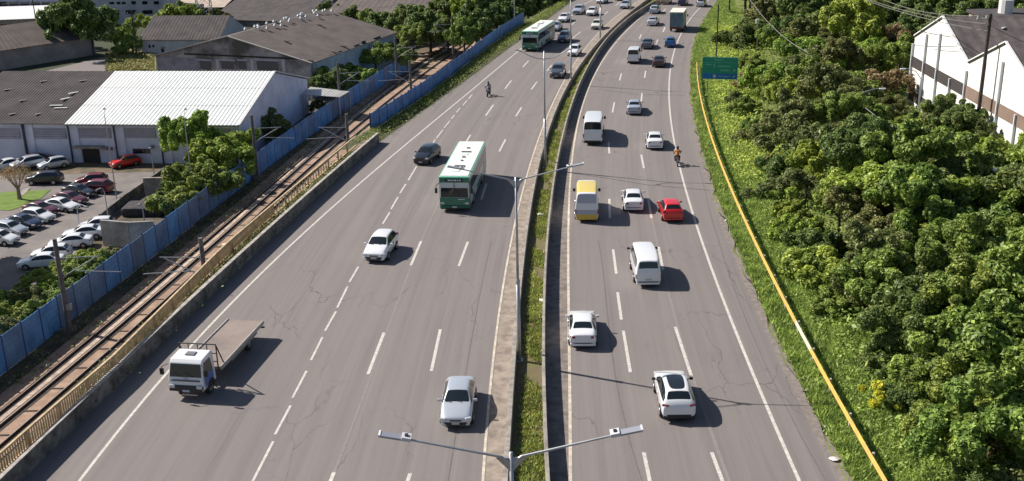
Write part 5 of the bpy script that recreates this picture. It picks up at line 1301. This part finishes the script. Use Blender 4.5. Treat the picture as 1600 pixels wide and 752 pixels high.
px_building('flat_hall', [(-60,50),(92,44)], 26, 33, ZG, ROOFT, mat('pale_flat_roof', (.62,.62,.64), .7, var=.1), 'pale low hall with a wide flat roof at the upper left', rise=.6, cat='hall', wins=[(0,38,24,46)])
tW, AW, dW, zW = px_building('office_block', [(-60,26),(110,22)], 20, -12, ZG, mat('bluish_block', (.34,.36,.44), .9, var=.2, scale=.4), ROOFD, 'bluish office block with a row of windows at the top left corner', rise=.5, cat='building')
for x in range(-20, 84, 17): 
    f = wall_rect(tW, 'window', GLASS, AW, dW, (x,3,x+14,12), .1, .04)
tO, AO, dO, zO = px_building('apartment_block', [(150,40),(262,36)], 20, -14, ZG, mat('pale_block', (.46,.46,.52), .9, var=.2, scale=.4), ROOFD, 'pale building with small windows behind the dark tree', rise=.5, cat='building')
for r in ((170,3,178,7),(182,3,188,7),(190,3,196,7),(205,2,212,7),(222,2,230,7),(240,2,248,7),(170,16,186,22),(196,16,212,22),(222,16,238,22)): wall_rect(tO, 'window', GLASS, AO, dO, r, .1, .04)
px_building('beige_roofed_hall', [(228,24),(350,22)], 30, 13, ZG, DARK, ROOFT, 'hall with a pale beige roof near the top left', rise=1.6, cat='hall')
px_building('dark_hall', [(395,28),(520,26)], 20, 4, ZG, mat('dark_blue_wall', (.06,.06,.09), .9), ROOFD, 'dark walled hall at the top behind the ventilated roof', rise=2, cat='hall')
px_building('wide_hall', [(500,52),(716,52)], 34, 34, ZG, mat('pale_violet_wall', (.30,.30,.38), .9, var=.2, scale=.4), ROOFB, 'wide brown roofed hall beyond the hedge at the top', rise=3.0, cat='hall')
px_building('roofed_hall', [(330,40),(470,44)], 24, 30, ZG, GREYW, ROOFD, 'dark roofed hall behind the ridge of the mouldy warehouse', rise=3.2, cat='hall')
# carport
ct = thing('carport', (0,0,0), 0, 'small metal carport beside the railway mast', 'carport')
cp = [P(x, y, -2.6) for x, y in ((472,148),(530,152),(546,143),(485,136))]
slope(ct, cp[0], cp[1], cp[2], cp[3], mat('carport_sheet', (.42,.41,.40), .5, .3), 12, .05)
for k in cp: mb = MB(); mb.tube([(k.x,k.y,ZG),(k.x,k.y,-2.65)], .06, 6); mb.build('post', GALV, ct)
patch('yard', [(395,210),(440,170),(475,150),(535,160),(480,210),(410,262)], mat('blue_grey_yard', (.10,.10,.115), .9, var=.2), .03)  # dark blue-grey ground in a nearly even tone
patch('lawn', [(165,112),(185,80),(218,72),(244,84),(244,112)], mat('dry_lawn', (.23,.21,.06), .95, col2=(.12,.12,.035), scale=.3), .03)
patch('dirt_road', [(60,114),(150,92),(190,84),(165,112)], mat('dirt_road', (.19,.165,.16), .95, var=.2), .02)
patch('back_ground', [(-60,112),(800,112),(900,-20),(-160,-20)], FORESTG, .01)

# lattice tower and utility poles
def lattice(x, y, zb, h, wd, label):
    t = thing('lattice_tower', (x, y, zb), .4, label, 'tower')
    for sx in (-1, 1):
        for sy in (-1, 1): mb = MB(); mb.tube([(sx*wd,sy*wd,0),(sx*wd*.5,sy*wd*.5,h)], .09, 5); mb.build('leg', GALV, t)
    n = 9
    for k in range(n):
        z0_, z1_ = h*k/n, h*(k+1)/n; w0, w1_ = wd*(1-.5*k/n), wd*(1-.5*(k+1)/n)
        mb = MB()
        for a, b in (((-1,-1),(1,-1)),((1,-1),(1,1)),((1,1),(-1,1)),((-1,1),(-1,-1))):
            mb.beam((a[0]*w0,a[1]*w0,z0_),(b[0]*w1_,b[1]*w1_,z1_), .08); mb.beam((b[0]*w0,b[1]*w0,z0_),(a[0]*w1_,a[1]*w1_,z1_), .08)
        mb.build('bracing', GALV, t)
q = P(322,44,ZG); lattice(q.x, q.y, ZG, 22, 1.7, 'grey steel lattice tower behind the white house')
def upole(base, zb, h, label, r=.14, m=None, arm=0):
    q = P(*base, zb); t = thing('utility_pole', (q.x, q.y, zb), 0, label, 'pole'); mb = MB(); mb.tube([(0,0,0),(0,0,h)], [r, r*.7], 8); mb.build('pole', m or WOOD, t)
    if arm:
        mb = MB(); mb.box((0,0,h-.5), (arm,.1,.12)); mb.build('crossarm', m or WOOD, t)
        for s in (-1, 0, 1): mb = MB(); mb.tube([(s*arm*.45,0,h-.42),(s*arm*.45,0,h-.18)], .05, 6); mb.build('insulator', VENT, t)
    return t, q
upole((215,94), ZG, 9, 'dark wooden pole standing on the dry lawn', .16, arm=1.6)
upole((147,87), ZG, 12, 'dark pole at the end of the long brown roofed shed')
upole((58,44), ZG, 9, 'pole with a box in front of the pale flat roofed hall', arm=2.2)
upole((187,30), ZG, 12, 'thin dark pole in front of the pale building'); upole((217,36), ZG, 12, 'thin dark pole right of the leaning tree')
upole((424,26), ZG, 14, 'thick pale pole behind the roof ventilators', .4, CONC)
upole((804,28), 0, 9, 'thin pale pole at the end of the second blue fence', .09, GALV)

# ------------------------------------------------------------------ WHITE SAWTOOTH WAREHOUSE, right
SAW = mat('warm_white_wall', (.80,.79,.76), .85, var=.08, scale=.4); SAWB = mat('brown_band', (.20,.14,.11), .85, var=.2, scale=.5)  # near-white wall colour shared by all faces of the hall; brown for the bands
sw = thing('sawtooth_warehouse', (0,0,0), 0, 'white factory hall with sawtooth gables among the trees', 'warehouse')
V0, V1 = P(1430,57,8), P(1514,98,8); dW_ = (V1-V0).normalized(); bay = (V1-V0).length; nW = Vector((-dW_.y, dW_.x, 0)); nW = nW if nW.x > 0 else -nW
zpk = 11.3; Dp = 34
for k in range(4):
    a_, b_ = V0+dW_*bay*k, V0+dW_*bay*(k+1); m_ = (a_+b_)/2
    A0, B0, M0 = up(a_,0), up(b_,0), up(m_,0)
    vs = [up(a_,-.5), up(b_,-.5), up(b_,8), up(m_,zpk), up(a_,8)]; vs += [v+nW*.3 for v in vs]
    mb = MB(); mb.add(vs, [(0,1,2,3,4),(9,8,7,6,5)]+[(i, 5+i, 5+(i+1) % 5, (i+1) % 5) for i in range(5)]); mb.build('gable_wall', SAW, sw)
    i0 = nW*(-.12)
    for e_, o_ in ((a_, 1), (b_, -1)):
        slope(sw, up(e_+i0, 8.03), up(e_+nW*Dp, 8.03), up(m_+nW*Dp, zpk+.05), up(m_+i0, zpk+.05), mat('greyish_brown_roof', (.115,.095,.095), .9, col2=(.06,.05,.052), scale=.6, detail=7), 26, .05)
    # window bands between the pilasters
    for z0_, z1_ in ((4.55,5.75),(.8,1.9)):
        c = m_-nW*.02; mb = MB(); mb.box((c.x, c.y, (z0_+z1_)/2), (bay-.3,.1,z1_-z0_), rz=math.atan2(dW_.y, dW_.x)); mb.build('window_band', SAWB if k > 0 else mat('dark_glass_band', (.06,.05,.05), .5), sw)
    for j in range(4):
        p_ = a_+dW_*bay*(j/4); c = p_-nW*.15; ht = (8-.4, 8.6, 9.6, 8.6)[j]; ht = {0: 7.2, 1: 8.9, 2: 9.6, 3: 5.6}[j]
        mb = MB(); mb.box((c.x, c.y, ht/2), (.20,.22,ht), rz=math.atan2(dW_.y, dW_.x)); mb.build('pilaster', mat('grey_pilaster', (.50,.51,.54), .8), sw)
    mb = MB(); mb.beam(up(a_,8.12)+nW*(-.1), up(m_,zpk+.14)+nW*(-.1), .22, .12); mb.beam(up(m_,zpk+.14)+nW*(-.1), up(b_,8.12)+nW*(-.1), .22, .12); mb.build('verge_trim', mat('white_trim', (.68,.68,.66), .7), sw)
    for q_ in range(12):
        u_, v_ = random.uniform(1, Dp-3), random.uniform(.08, .92); base = a_.lerp(m_, v_) if random.random() < .5 else b_.lerp(m_, v_)
        z_ = 8+(zpk-8)*v_+.18; c = base+nW*u_; mb = MB(); mb.box((c.x, c.y, z_), (random.uniform(.25,.9), random.uniform(.2,.5), .1), rz=random.random()*3); mb.build('roof_debris', VENT if random.random() < .6 else mat('roof_patch', (.20,.16,.15), .9), sw)
    for q_ in (.35, .62):
        c0 = a_.lerp(m_, q_); c1 = c0+nW*(Dp*.45); zz = 8+(zpk-8)*q_+.16; mb = MB(); mb.beam(up(c0+nW*3, zz), up(c1, zz), .12, .05); mb.build('roof_lap', mat('lap_light', (.3,.28,.28), .8), sw)
solid(sw, [V0+nW*Dp, V0+dW_*bay*4+nW*Dp, V0+dW_*bay*4+nW*(Dp+.4), V0+nW*(Dp+.4)], -.5, [8]*4, SAW, 'rear_wall')
solid(sw, [V0+nW*.3, V0+nW*.3-dW_*.2, V0+nW*Dp-dW_*.2, V0+nW*Dp], -.5, [7.9]*4, SAW, 'side_wall')
hb = thing('back_building', (0,0,0), 0, 'low dark roofed building behind the sawtooth hall', 'building')
b0 = P(1565,36,7.5); b1_ = P(1680,34,7.5)
solid(hb, [b0, b1_, b1_+Vector((0,10,0)), b0+Vector((0,10,0))], 0, [7.5]*4, mat('cream_end', (.55,.45,.36), .8)); 
mb = MB(); c = (b0+b1_)/2; mb.box((c.x, c.y+5, 7.7), ((b1_-b0).length+.6, 11, .35)); mb.build('roof', ROOFD, hb)
mb = MB(); mb.box((c.x, b0.y-.03, 6.6), ((b1_-b0).length-1.5, .1, 1.6)); mb.build('window_band', DARK, hb)
mb = MB(); mb.tube([(b0.x+3, b0.y+6, 7.8),(b0.x+3, b0.y+6, 9.6)], [.9,.9], 12); tag(mb.build('water_tank', VENT), 'small white water tank on the low building behind the sawtooth hall', 'tank')

# tall wooden pole with wires
q = P(1525,207,2.5); wp = thing('utility_pole', (q.x, q.y, 0), 0, 'tall dark wooden pole in front of the white sawtooth hall', 'pole')
hp = 6+ (P(1538,24,6)-P(1538,24,6)).length
z = 4.0
for k in range(300):
    z = 4+k*.05; v = Vector((q.x, q.y, z-CAMH))
    if 376-FPX*v.dot(CU)/v.dot(f0) <= 22: break
mb = MB(); mb.tube([(0,0,-.3),(0,0,z)], [.20,.15], 10); mb.build('shaft', WOOD, wp)
mb = MB(); mb.box((-.5,0,z-.45), (1.5,.10,.10)); mb.build('crossarm', mat('pale_crossarm', (.45,.42,.38), .7), wp)
for dx in (-1.15, -.35, .2): mb = MB(); mb.tube([(dx,0,z-.4),(dx,0,z-.15)], .06, 6); mb.build('insulator', VENT, wp)
def cable(p, r_, m, sag, rad, label, name='power_cable'):
    pts = []
    for k in range(15):
        t = k/14; v = p.lerp(r_, t); v.z -= sag*4*t*(1-t); pts.append(v)
    mb = MB(); mb.tube(pts, rad, 5); tag(mb.build(name, m), label, 'cable')
CAB = mat('cable_grey', (.15,.145,.14), .7)
top = Vector((q.x, q.y, z))
cable(top+Vector((-1.15,0,-.15)), P(1372,-4,13), CAB, .6, .035, 'topmost power cable running left from the wooden pole')
cable(top+Vector((-.35,0,-.9)), P(1290,-30,13), CAB, .9, .035, 'second power cable crossing above the first white gable')
cable(top+Vector((0,0,-1.6)), P(1250,-50,12), CAB, 1.2, .035, 'lowest power cable passing behind the wooden pole')
cable(top+Vector((0,0,-1.0)), P(1680,85,9), CAB, .5, .025, 'thin cable leaving the wooden pole toward the right edge')
cable(P(1172,0,9), P(1262,82,5.5), CAB, .8, .045, 'thick grey cable bundle sagging into the ivy covered post', 'cable_bundle')
cable(P(1262,82,5.5), P(1405,208,5.5), CAB, .5, .045, 'thick grey cable bundle crossing the tree tops diagonally', 'cable_bundle')
q2 = P(1260,140,0); t2 = thing('utility_pole', (q2.x, q2.y, 0), 0, 'pole overgrown with ivy among light green shrubs', 'pole')
mb = MB(); mb.tube([(0,0,0),(0,0,4.2)], .14, 8); mb.build('shaft', mat('mossy_pole', (.13,.11,.07), .9), t2)
V_, F_ = leaves(900, [(0,0,.5+k*.5,.5-.05*k) for k in range(6)], .13, 77, shell=.5); linkobj('ivy', fastmesh('ivy', V_, F_, LEAF['olive']), t2)
q2 = P(1285,60,0); t2 = thing('utility_pole', (q2.x, q2.y, 0), 0, 'thin grey pole in the dark wood at the top right', 'pole'); mb = MB(); mb.tube([(0,0,0),(0,0,11)], .16, 8); mb.build('shaft', GALV, t2)
q2 = P(1119,95,0); t2 = thing('utility_pole', (q2.x, q2.y, 0), 0, 'thin dark pole right behind the green road sign', 'pole'); mb = MB(); mb.tube([(0,0,0),(0,0,8)], .09, 8); mb.build('shaft', BLACK, t2)
q2 = P(1183,82,0); t2 = thing('lamp_column', (q2.x, q2.y, 0), 0, 'mossy column with a small white lamp above the dry bush', 'lamp post'); mb = MB(); mb.tube([(0,0,0),(0,0,4.6)], .12, 8); mb.build('shaft', mat('mossy_pole', (.13,.11,.07), .9), t2); mb = MB(); mb.box((-.2,0,4.6), (.5,.3,.7)); mb.build('lamp_head', VENT, t2, bevel=.08)
def wood_lamp(head, zz, dx, label):
    h_ = P(*head, zz); t = thing('wood_lamp', (h_.x+dx, h_.y, 0), 0, label, 'lamp post')
    mb = MB(); mb.tube([(0,0,0),(0,0,zz-1.1),(-dx*.3,0,zz-.3),(-dx*.75,0,zz+.03),(-dx*.95,0,zz)], [.07,.06,.045,.04,.035], 8); mb.build('pole', GALV, t)
    mb = MB(); mb.box((-dx,0,zz), (.6,.26,.14)); mb.build('lamp_head', mat('pale_lamp_head', (.6,.6,.6), .5), t, bevel=.04)
wood_lamp((1379,139), 6.6, -2.6, 'lamp on a curved arm sticking out of the trees below the wires')
wood_lamp((1411,108), 6.6, 2.0, 'lamp on a curved arm left of the first white gable')
h_ = P(1555,267,4.9); t = thing('globe_lamp', (h_.x, h_.y, 0), 0, 'white globe lamp peeping out of the tree crowns at the right', 'lamp post')
bm = bmesh.new(); bmesh.ops.create_uvsphere(bm, u_segments=14, v_segments=10, radius=.24); me = bpy.data.meshes.new('globe'); bm.to_mesh(me); bm.free(); me.materials.append(VENT); me.polygons.foreach_set('use_smooth', [True]*len(me.polygons)); linkobj('globe', me, t, (0,0,4.9))
mb = MB(); mb.tube([(0,0,0),(0,0,4.8)], .06, 6); mb.build('pole', GALV, t)

# ------------------------------------------------------------------ ROAD SIGN
s0, s1 = P(1097,120,2.0), P(1151,126,2.0); 
dS_ = Vector((s1.x-s0.x, s1.y-s0.y, 0)); 
sc_ = s0*1; wS = 4.3; dS_ = Vector((math.cos(R_(-14)), math.sin(R_(-14)), 0))
rs = thing('road_sign', (s0.x, s0.y, 0), math.atan2(dS_.y, dS_.x), 'green direction sign with a blue bottom strip standing on the verge', 'road sign')
SG = mat('sign_green', (.005,.25,.17), .5); SB = mat('sign_blue', (.004,.13,.46), .5); SWH = mat('sign_white', (.45,.52,.50), .6)
mb = MB(); mb.box((wS/2,0,3.45), (wS,.05,2.0)); pn = mb.build('sign_panel', SG, rs)
mb = MB(); mb.box((wS/2,0,2.10), (wS,.05,.70)); pb = mb.build('blue_strip', SB, rs)
mb = MB()
for a, b in (((0,-.03,4.45),(wS,-.03,4.45)),((0,-.03,1.76),(wS,-.03,1.76)),((0,-.03,1.76),(0,-.03,4.45)),((wS,-.03,1.76),(wS,-.03,4.45))): mb.beam(a, b, .05, .06)
mb.build('border', mat('sign_border', (.12,.40,.32), .6), rs)
def strokes(parent, rows, m, name):
    mb = MB()
    for x0, x1, z_, h_ in rows:
        x = x0
        while x < x1:
            w_ = random.uniform(.07, .15); mb.box((x+w_/2, -.035, z_+random.uniform(-.01,.01)), (w_, .01, h_*random.uniform(.7,1.05))); x += w_+.05
    mb.build(name, m, parent)
strokes(pn, [(1.4,1.9,4.15,.16),(2.05,2.5,4.15,.16),(.4,1.1,3.55,.15),(1.9,3.4,3.35,.2),(2.2,3.3,2.85,.18)], mat('sign_faded_text', (.20,.46,.38), .6), 'faded_lettering')
mb = MB(); mb.box((wS/2,-.032,3.82), (wS*.86,.01,.03)); mb.box((1.45,-.032,3.4), (.10,.01,.55)); mb.build('divider', mat('sign_faded_text', (.20,.46,.38), .6), pn)
strokes(pb, [(2.0,3.3,2.10,.2)], mat('sign_blue_text', (.18,.34,.62), .6), 'pale_lettering')
mb = MB(); mb.box((1.5,-.035,2.12), (.34,.01,.36)); mb.build('pictogram', SWH, pb)
for x_, z_, p_ in ((3.9,2.1,pb),(3.9,2.9,pn)): mb = MB(); mb.add([(x_-.15,-.036,z_-.15),(x_+.15,-.036,z_-.02),(x_+.02,-.036,z_+.15),(x_-.05,-.036,z_+.04)], [(0,1,2,3)]); mb.build('arrow', SWH, p_)
for x_ in (.7, wS-.7): mb = MB(); mb.box((x_,.08,1.6), (.10,.10,5.6-2.4+.6)); mb.build('post', GALV, rs)

# ------------------------------------------------------------------ LEFT VEGETATION
def ltree(px, py, kind, v, s, label, th=2.2, hz=1.0, zc=-3.0, name='leafy_tree', cat='tree', group=None):
    q = P(px, py, zc); return tree(name, q.x, q.y, ZG, kind, v, s, hz, th, label, cat, group)
ltree(308,236,'bright',0,1.3,'tall bright green tree beside the parking lot',1.8,1.25)
ltree(345,238,'bright',1,1.2,'bright green tree left of the white roof corner',2.0)
ltree(355,258,'bright',0,1.05,'pale green tree against the blue fence by the warehouse',1.5,1,-4)
ltree(292,298,'mid',1,1.15,'dark broad leaved tree at the yard corner by the blue fence',1.2,1.1,-4)
ltree(325,290,'mid',0,.95,'mid green tree between the bright tree and the blue fence',1.2,1,-4)
ltree(268,318,'dark',1,.8,'low dark bush above the heap in the yard',.6,1,-5)
ltree(414,202,'olive',0,.95,'olive tree in shade at the white roofed warehouse corner',1.2,1,-4)
ltree(432,215,'mid',0,.6,'small bush by the second railway mast',.6,1,-5)
ltree(472,112,'bright',1,.95,'bright bush behind the white roofed warehouse gable',1.2); ltree(500,120,'mid',2,1.05,'mid green tree near the carport roof',1.6)
ltree(522,126,'dark',1,1.0,'dark tree right above the carport',1.4); ltree(548,106,'mid',1,.9,'mid green tree beside the pale blue warehouse wall',1.5)
ltree(586,92,'mid',1,1.3,'rounded tree standing between the warehouse and the blue fence',2.2); ltree(570,118,'bright',0,.8,'low yellow green bush behind the blue fence',.8,1,-4)
ltree(505,166,'olive',1,.6,'low olive bush beside the carport',.5,1,-5); ltree(625,78,'olive',0,1.0,'olive bush at the far end of the blue fence',1.2)
for i, (x, y, k, s) in enumerate([(632,44,'dark',1.35),(655,36,'mid',1.4),(672,58,'dark',1.4),(645,62,'mid',1.2),(700,60,'dark',1.2),(690,30,'olive',1.3)]):
    ltree(x, y, k, i % 2, s, ['big dark tree by the far track bend, leftmost','taller mid green tree by the far track bend','dark tree just above the cantilevers at the track bend','mid green tree low by the end of the blue fence','dark tree in the middle of the track bend','olive tree behind the farthest mast'][i], 2.6, 1.1)
for i, (x, y, k, s) in enumerate([(735,32,'bright',1.5),(760,40,'dark',1.5),(745,55,'dark',1.3),(775,12,'dark',1.7),(725,62,'mid',1.1),(800,10,'dark',1.7),(825,5,'dark',1.6),(848,2,'dark',1.5),(785,35,'dark',1.2),(760,8,'mid',1.7),(720,5,'dark',1.6)]):
    ltree(x, y, k, i % 2, s, ['sunlit bright tree over the far tracks','dark tree right of the sunlit bright tree','dark tree below the sunlit bright tree','tall dark tree behind the second blue fence','mid green bush over the track bend','dark tree left of the thin pale pole','dark tree above the far bus','dark tree above the cars behind the far bus','low dark tree against the second blue fence','mid green tree at the top edge left of the pale pole','dark tree at the top edge above the track bend'][i], 3.0, 1.2, 0 if y < 20 else -2)
for i, (x, y, s) in enumerate([(515,8,1.0),(535,12,1.1),(556,18,1.1),(578,24,1.2),(600,32,1.2)]):
    ltree(x, y, 'mid' if i % 2 else 'dark', i % 2, s, 'clipped looking tree in the row behind the brown roof', 1.8, 1, -2, group='trees in the row behind the brown roof')
ltree(120,30,'dark',0,2.1,'very large dark spreading tree at the upper left',3.5,1.2,1); ltree(98,36,'mid',0,1.3,'left lower limb tree of the dark spreading group',2.5,1,-1); ltree(148,36,'dark',2,1.35,'dark tree on the right flank of the large spreading tree',2.5)
ltree(190,50,'mid',2,1.1,'small rounded tree between the sheds at the upper left',1.6); ltree(205,60,'mid',1,.9,'small dark bush by the dry lawn',1.0)
ltree(240,32,'bright',1,1.2,'bright bush left behind the white house',1.6); ltree(268,30,'bright',0,1.4,'bright round tree behind the white house roof',2.0); ltree(292,24,'mid',0,1.2,'mid green tree left of the lattice tower',2.0); ltree(345,22,'olive',1,1.0,'olive tree right of the lattice tower',1.6)
for i, (x, y, k, s) in enumerate([(130,402,'bright',.55),(108,410,'mid',.6),(150,396,'mid',.45),(92,428,'bright',.6),(70,432,'bright',.55),(55,448,'bright',.55),(120,430,'mid',.6),(85,452,'mid',.6),(40,465,'olive',.6),(18,485,'mid',.6),(60,478,'mid',.55),(100,446,'mid',.5),(8,510,'olive',.55),(30,500,'olive',.5),(172,392,'olive',.4),(140,418,'mid',.5),(-8,470,'mid',.6),(48,495,'mid',.5)]):
    ltree(x, y, k, i % 2, s, 'low '+{'bright':'yellow green','mid':'green','olive':'olive'}[k]+' hedge bush between the parking lot and the blue fence', .5, .9, -4.6, 'hedge_bush', 'bush', {'bright':'yellow green','mid':'green','olive':'olive'}[k]+' hedge bushes along the blue fence')
ltree(-185,330,'dark',1,1.7,'tall dark tree left of the parking lot',4.5,1.3,-1); ltree(-180,370,'mid',0,1.6,'tall green tree left of the parking lot',4.5,1.3,-1)
ltree(330,262,'bright',0,1.1,'bright tree in the middle of the green group by the parking lot',1.6,1.1,-4)
ltree(368,238,'bright',1,1.0,'light green tree nearest the white warehouse wall',1.8,1.1,-4)
for k, (x, y, z_, sz, lb) in enumerate([(1303,717,.06,.35,'white scrap of litter on the shoulder near the bottom right'),(1291,667,.05,.22,'small pale litter bit at the grass edge right of the nearest SUV'),(1262,610,.05,.2,'tan litter scrap at the grass edge beside the guardrail'),(352,382,1.1,.4,'white plastic bag lying on the roadside wall'),(848,470,.33,.45,'white rag lying in the median grass'),(1135,345,.05,.2,'white litter scrap at the grass edge beyond the red car'),(844,335,.33,.4,'pale litter in the median beside the street lamp')]):
    q_ = P(x, y, z_); g_ = random.Random(k); mb = MB()
    ring = [(math.cos(a*1.047)*sz*g_.uniform(.5,1), math.sin(a*1.047)*sz*g_.uniform(.4,.9), g_.uniform(-.03,.06)) for a in range(6)]
    vs = [(q_.x+a, q_.y+b, q_.z+c) for a, b, c in ring]+[(q_.x, q_.y, q_.z+.12)]+[(q_.x, q_.y, q_.z-.05)]
    mb.add(vs, [(i_, (i_+1) % 6, 6) for i_ in range(6)]+[((i_+1) % 6, i_, 7) for i_ in range(6)]); tag(mb.build('litter', mat('white_litter', (.6,.58,.55), .8)), lb, 'litter')
# bare pinkish tree on the lawn
q = P(31,312,ZG); t = thing('bare_tree', (q.x, q.y, ZG), 0, 'thin pinkish tree on the bright lawn of the parking lot', 'tree')
mb = MB(); mb.tube([(0,0,0),(0,0,1.2)], [.25,.18], 8)
for k in range(9): a = k*.7; mb.tube([(0,0,1.1),(math.cos(a)*.6,math.sin(a)*.6,2.1),(math.cos(a)*1.2,math.sin(a)*1.2,3.1)], [.09,.05,.02], 5)
mb.build('trunk', mat('pinkish_bark', (.26,.19,.17), .9), t)
V_, F_ = leaves(1500, [(math.cos(k*.9)*1.0, math.sin(k*.9)*1.0, 2.7+.25*(k % 3), .75) for k in range(7)], .08, 5, shell=.3); linkobj('crown', fastmesh('crown', V_, F_, LEAF['brown']), t)
weed_patch('lot_weeds', lambda g: tuple(P(165+g.random()*75, 84+g.random()*27, ZG)+Vector((0,0,.05))), 7000, .22, DRYG, 'dry grass on the lawn between the sheds', 21, .3)
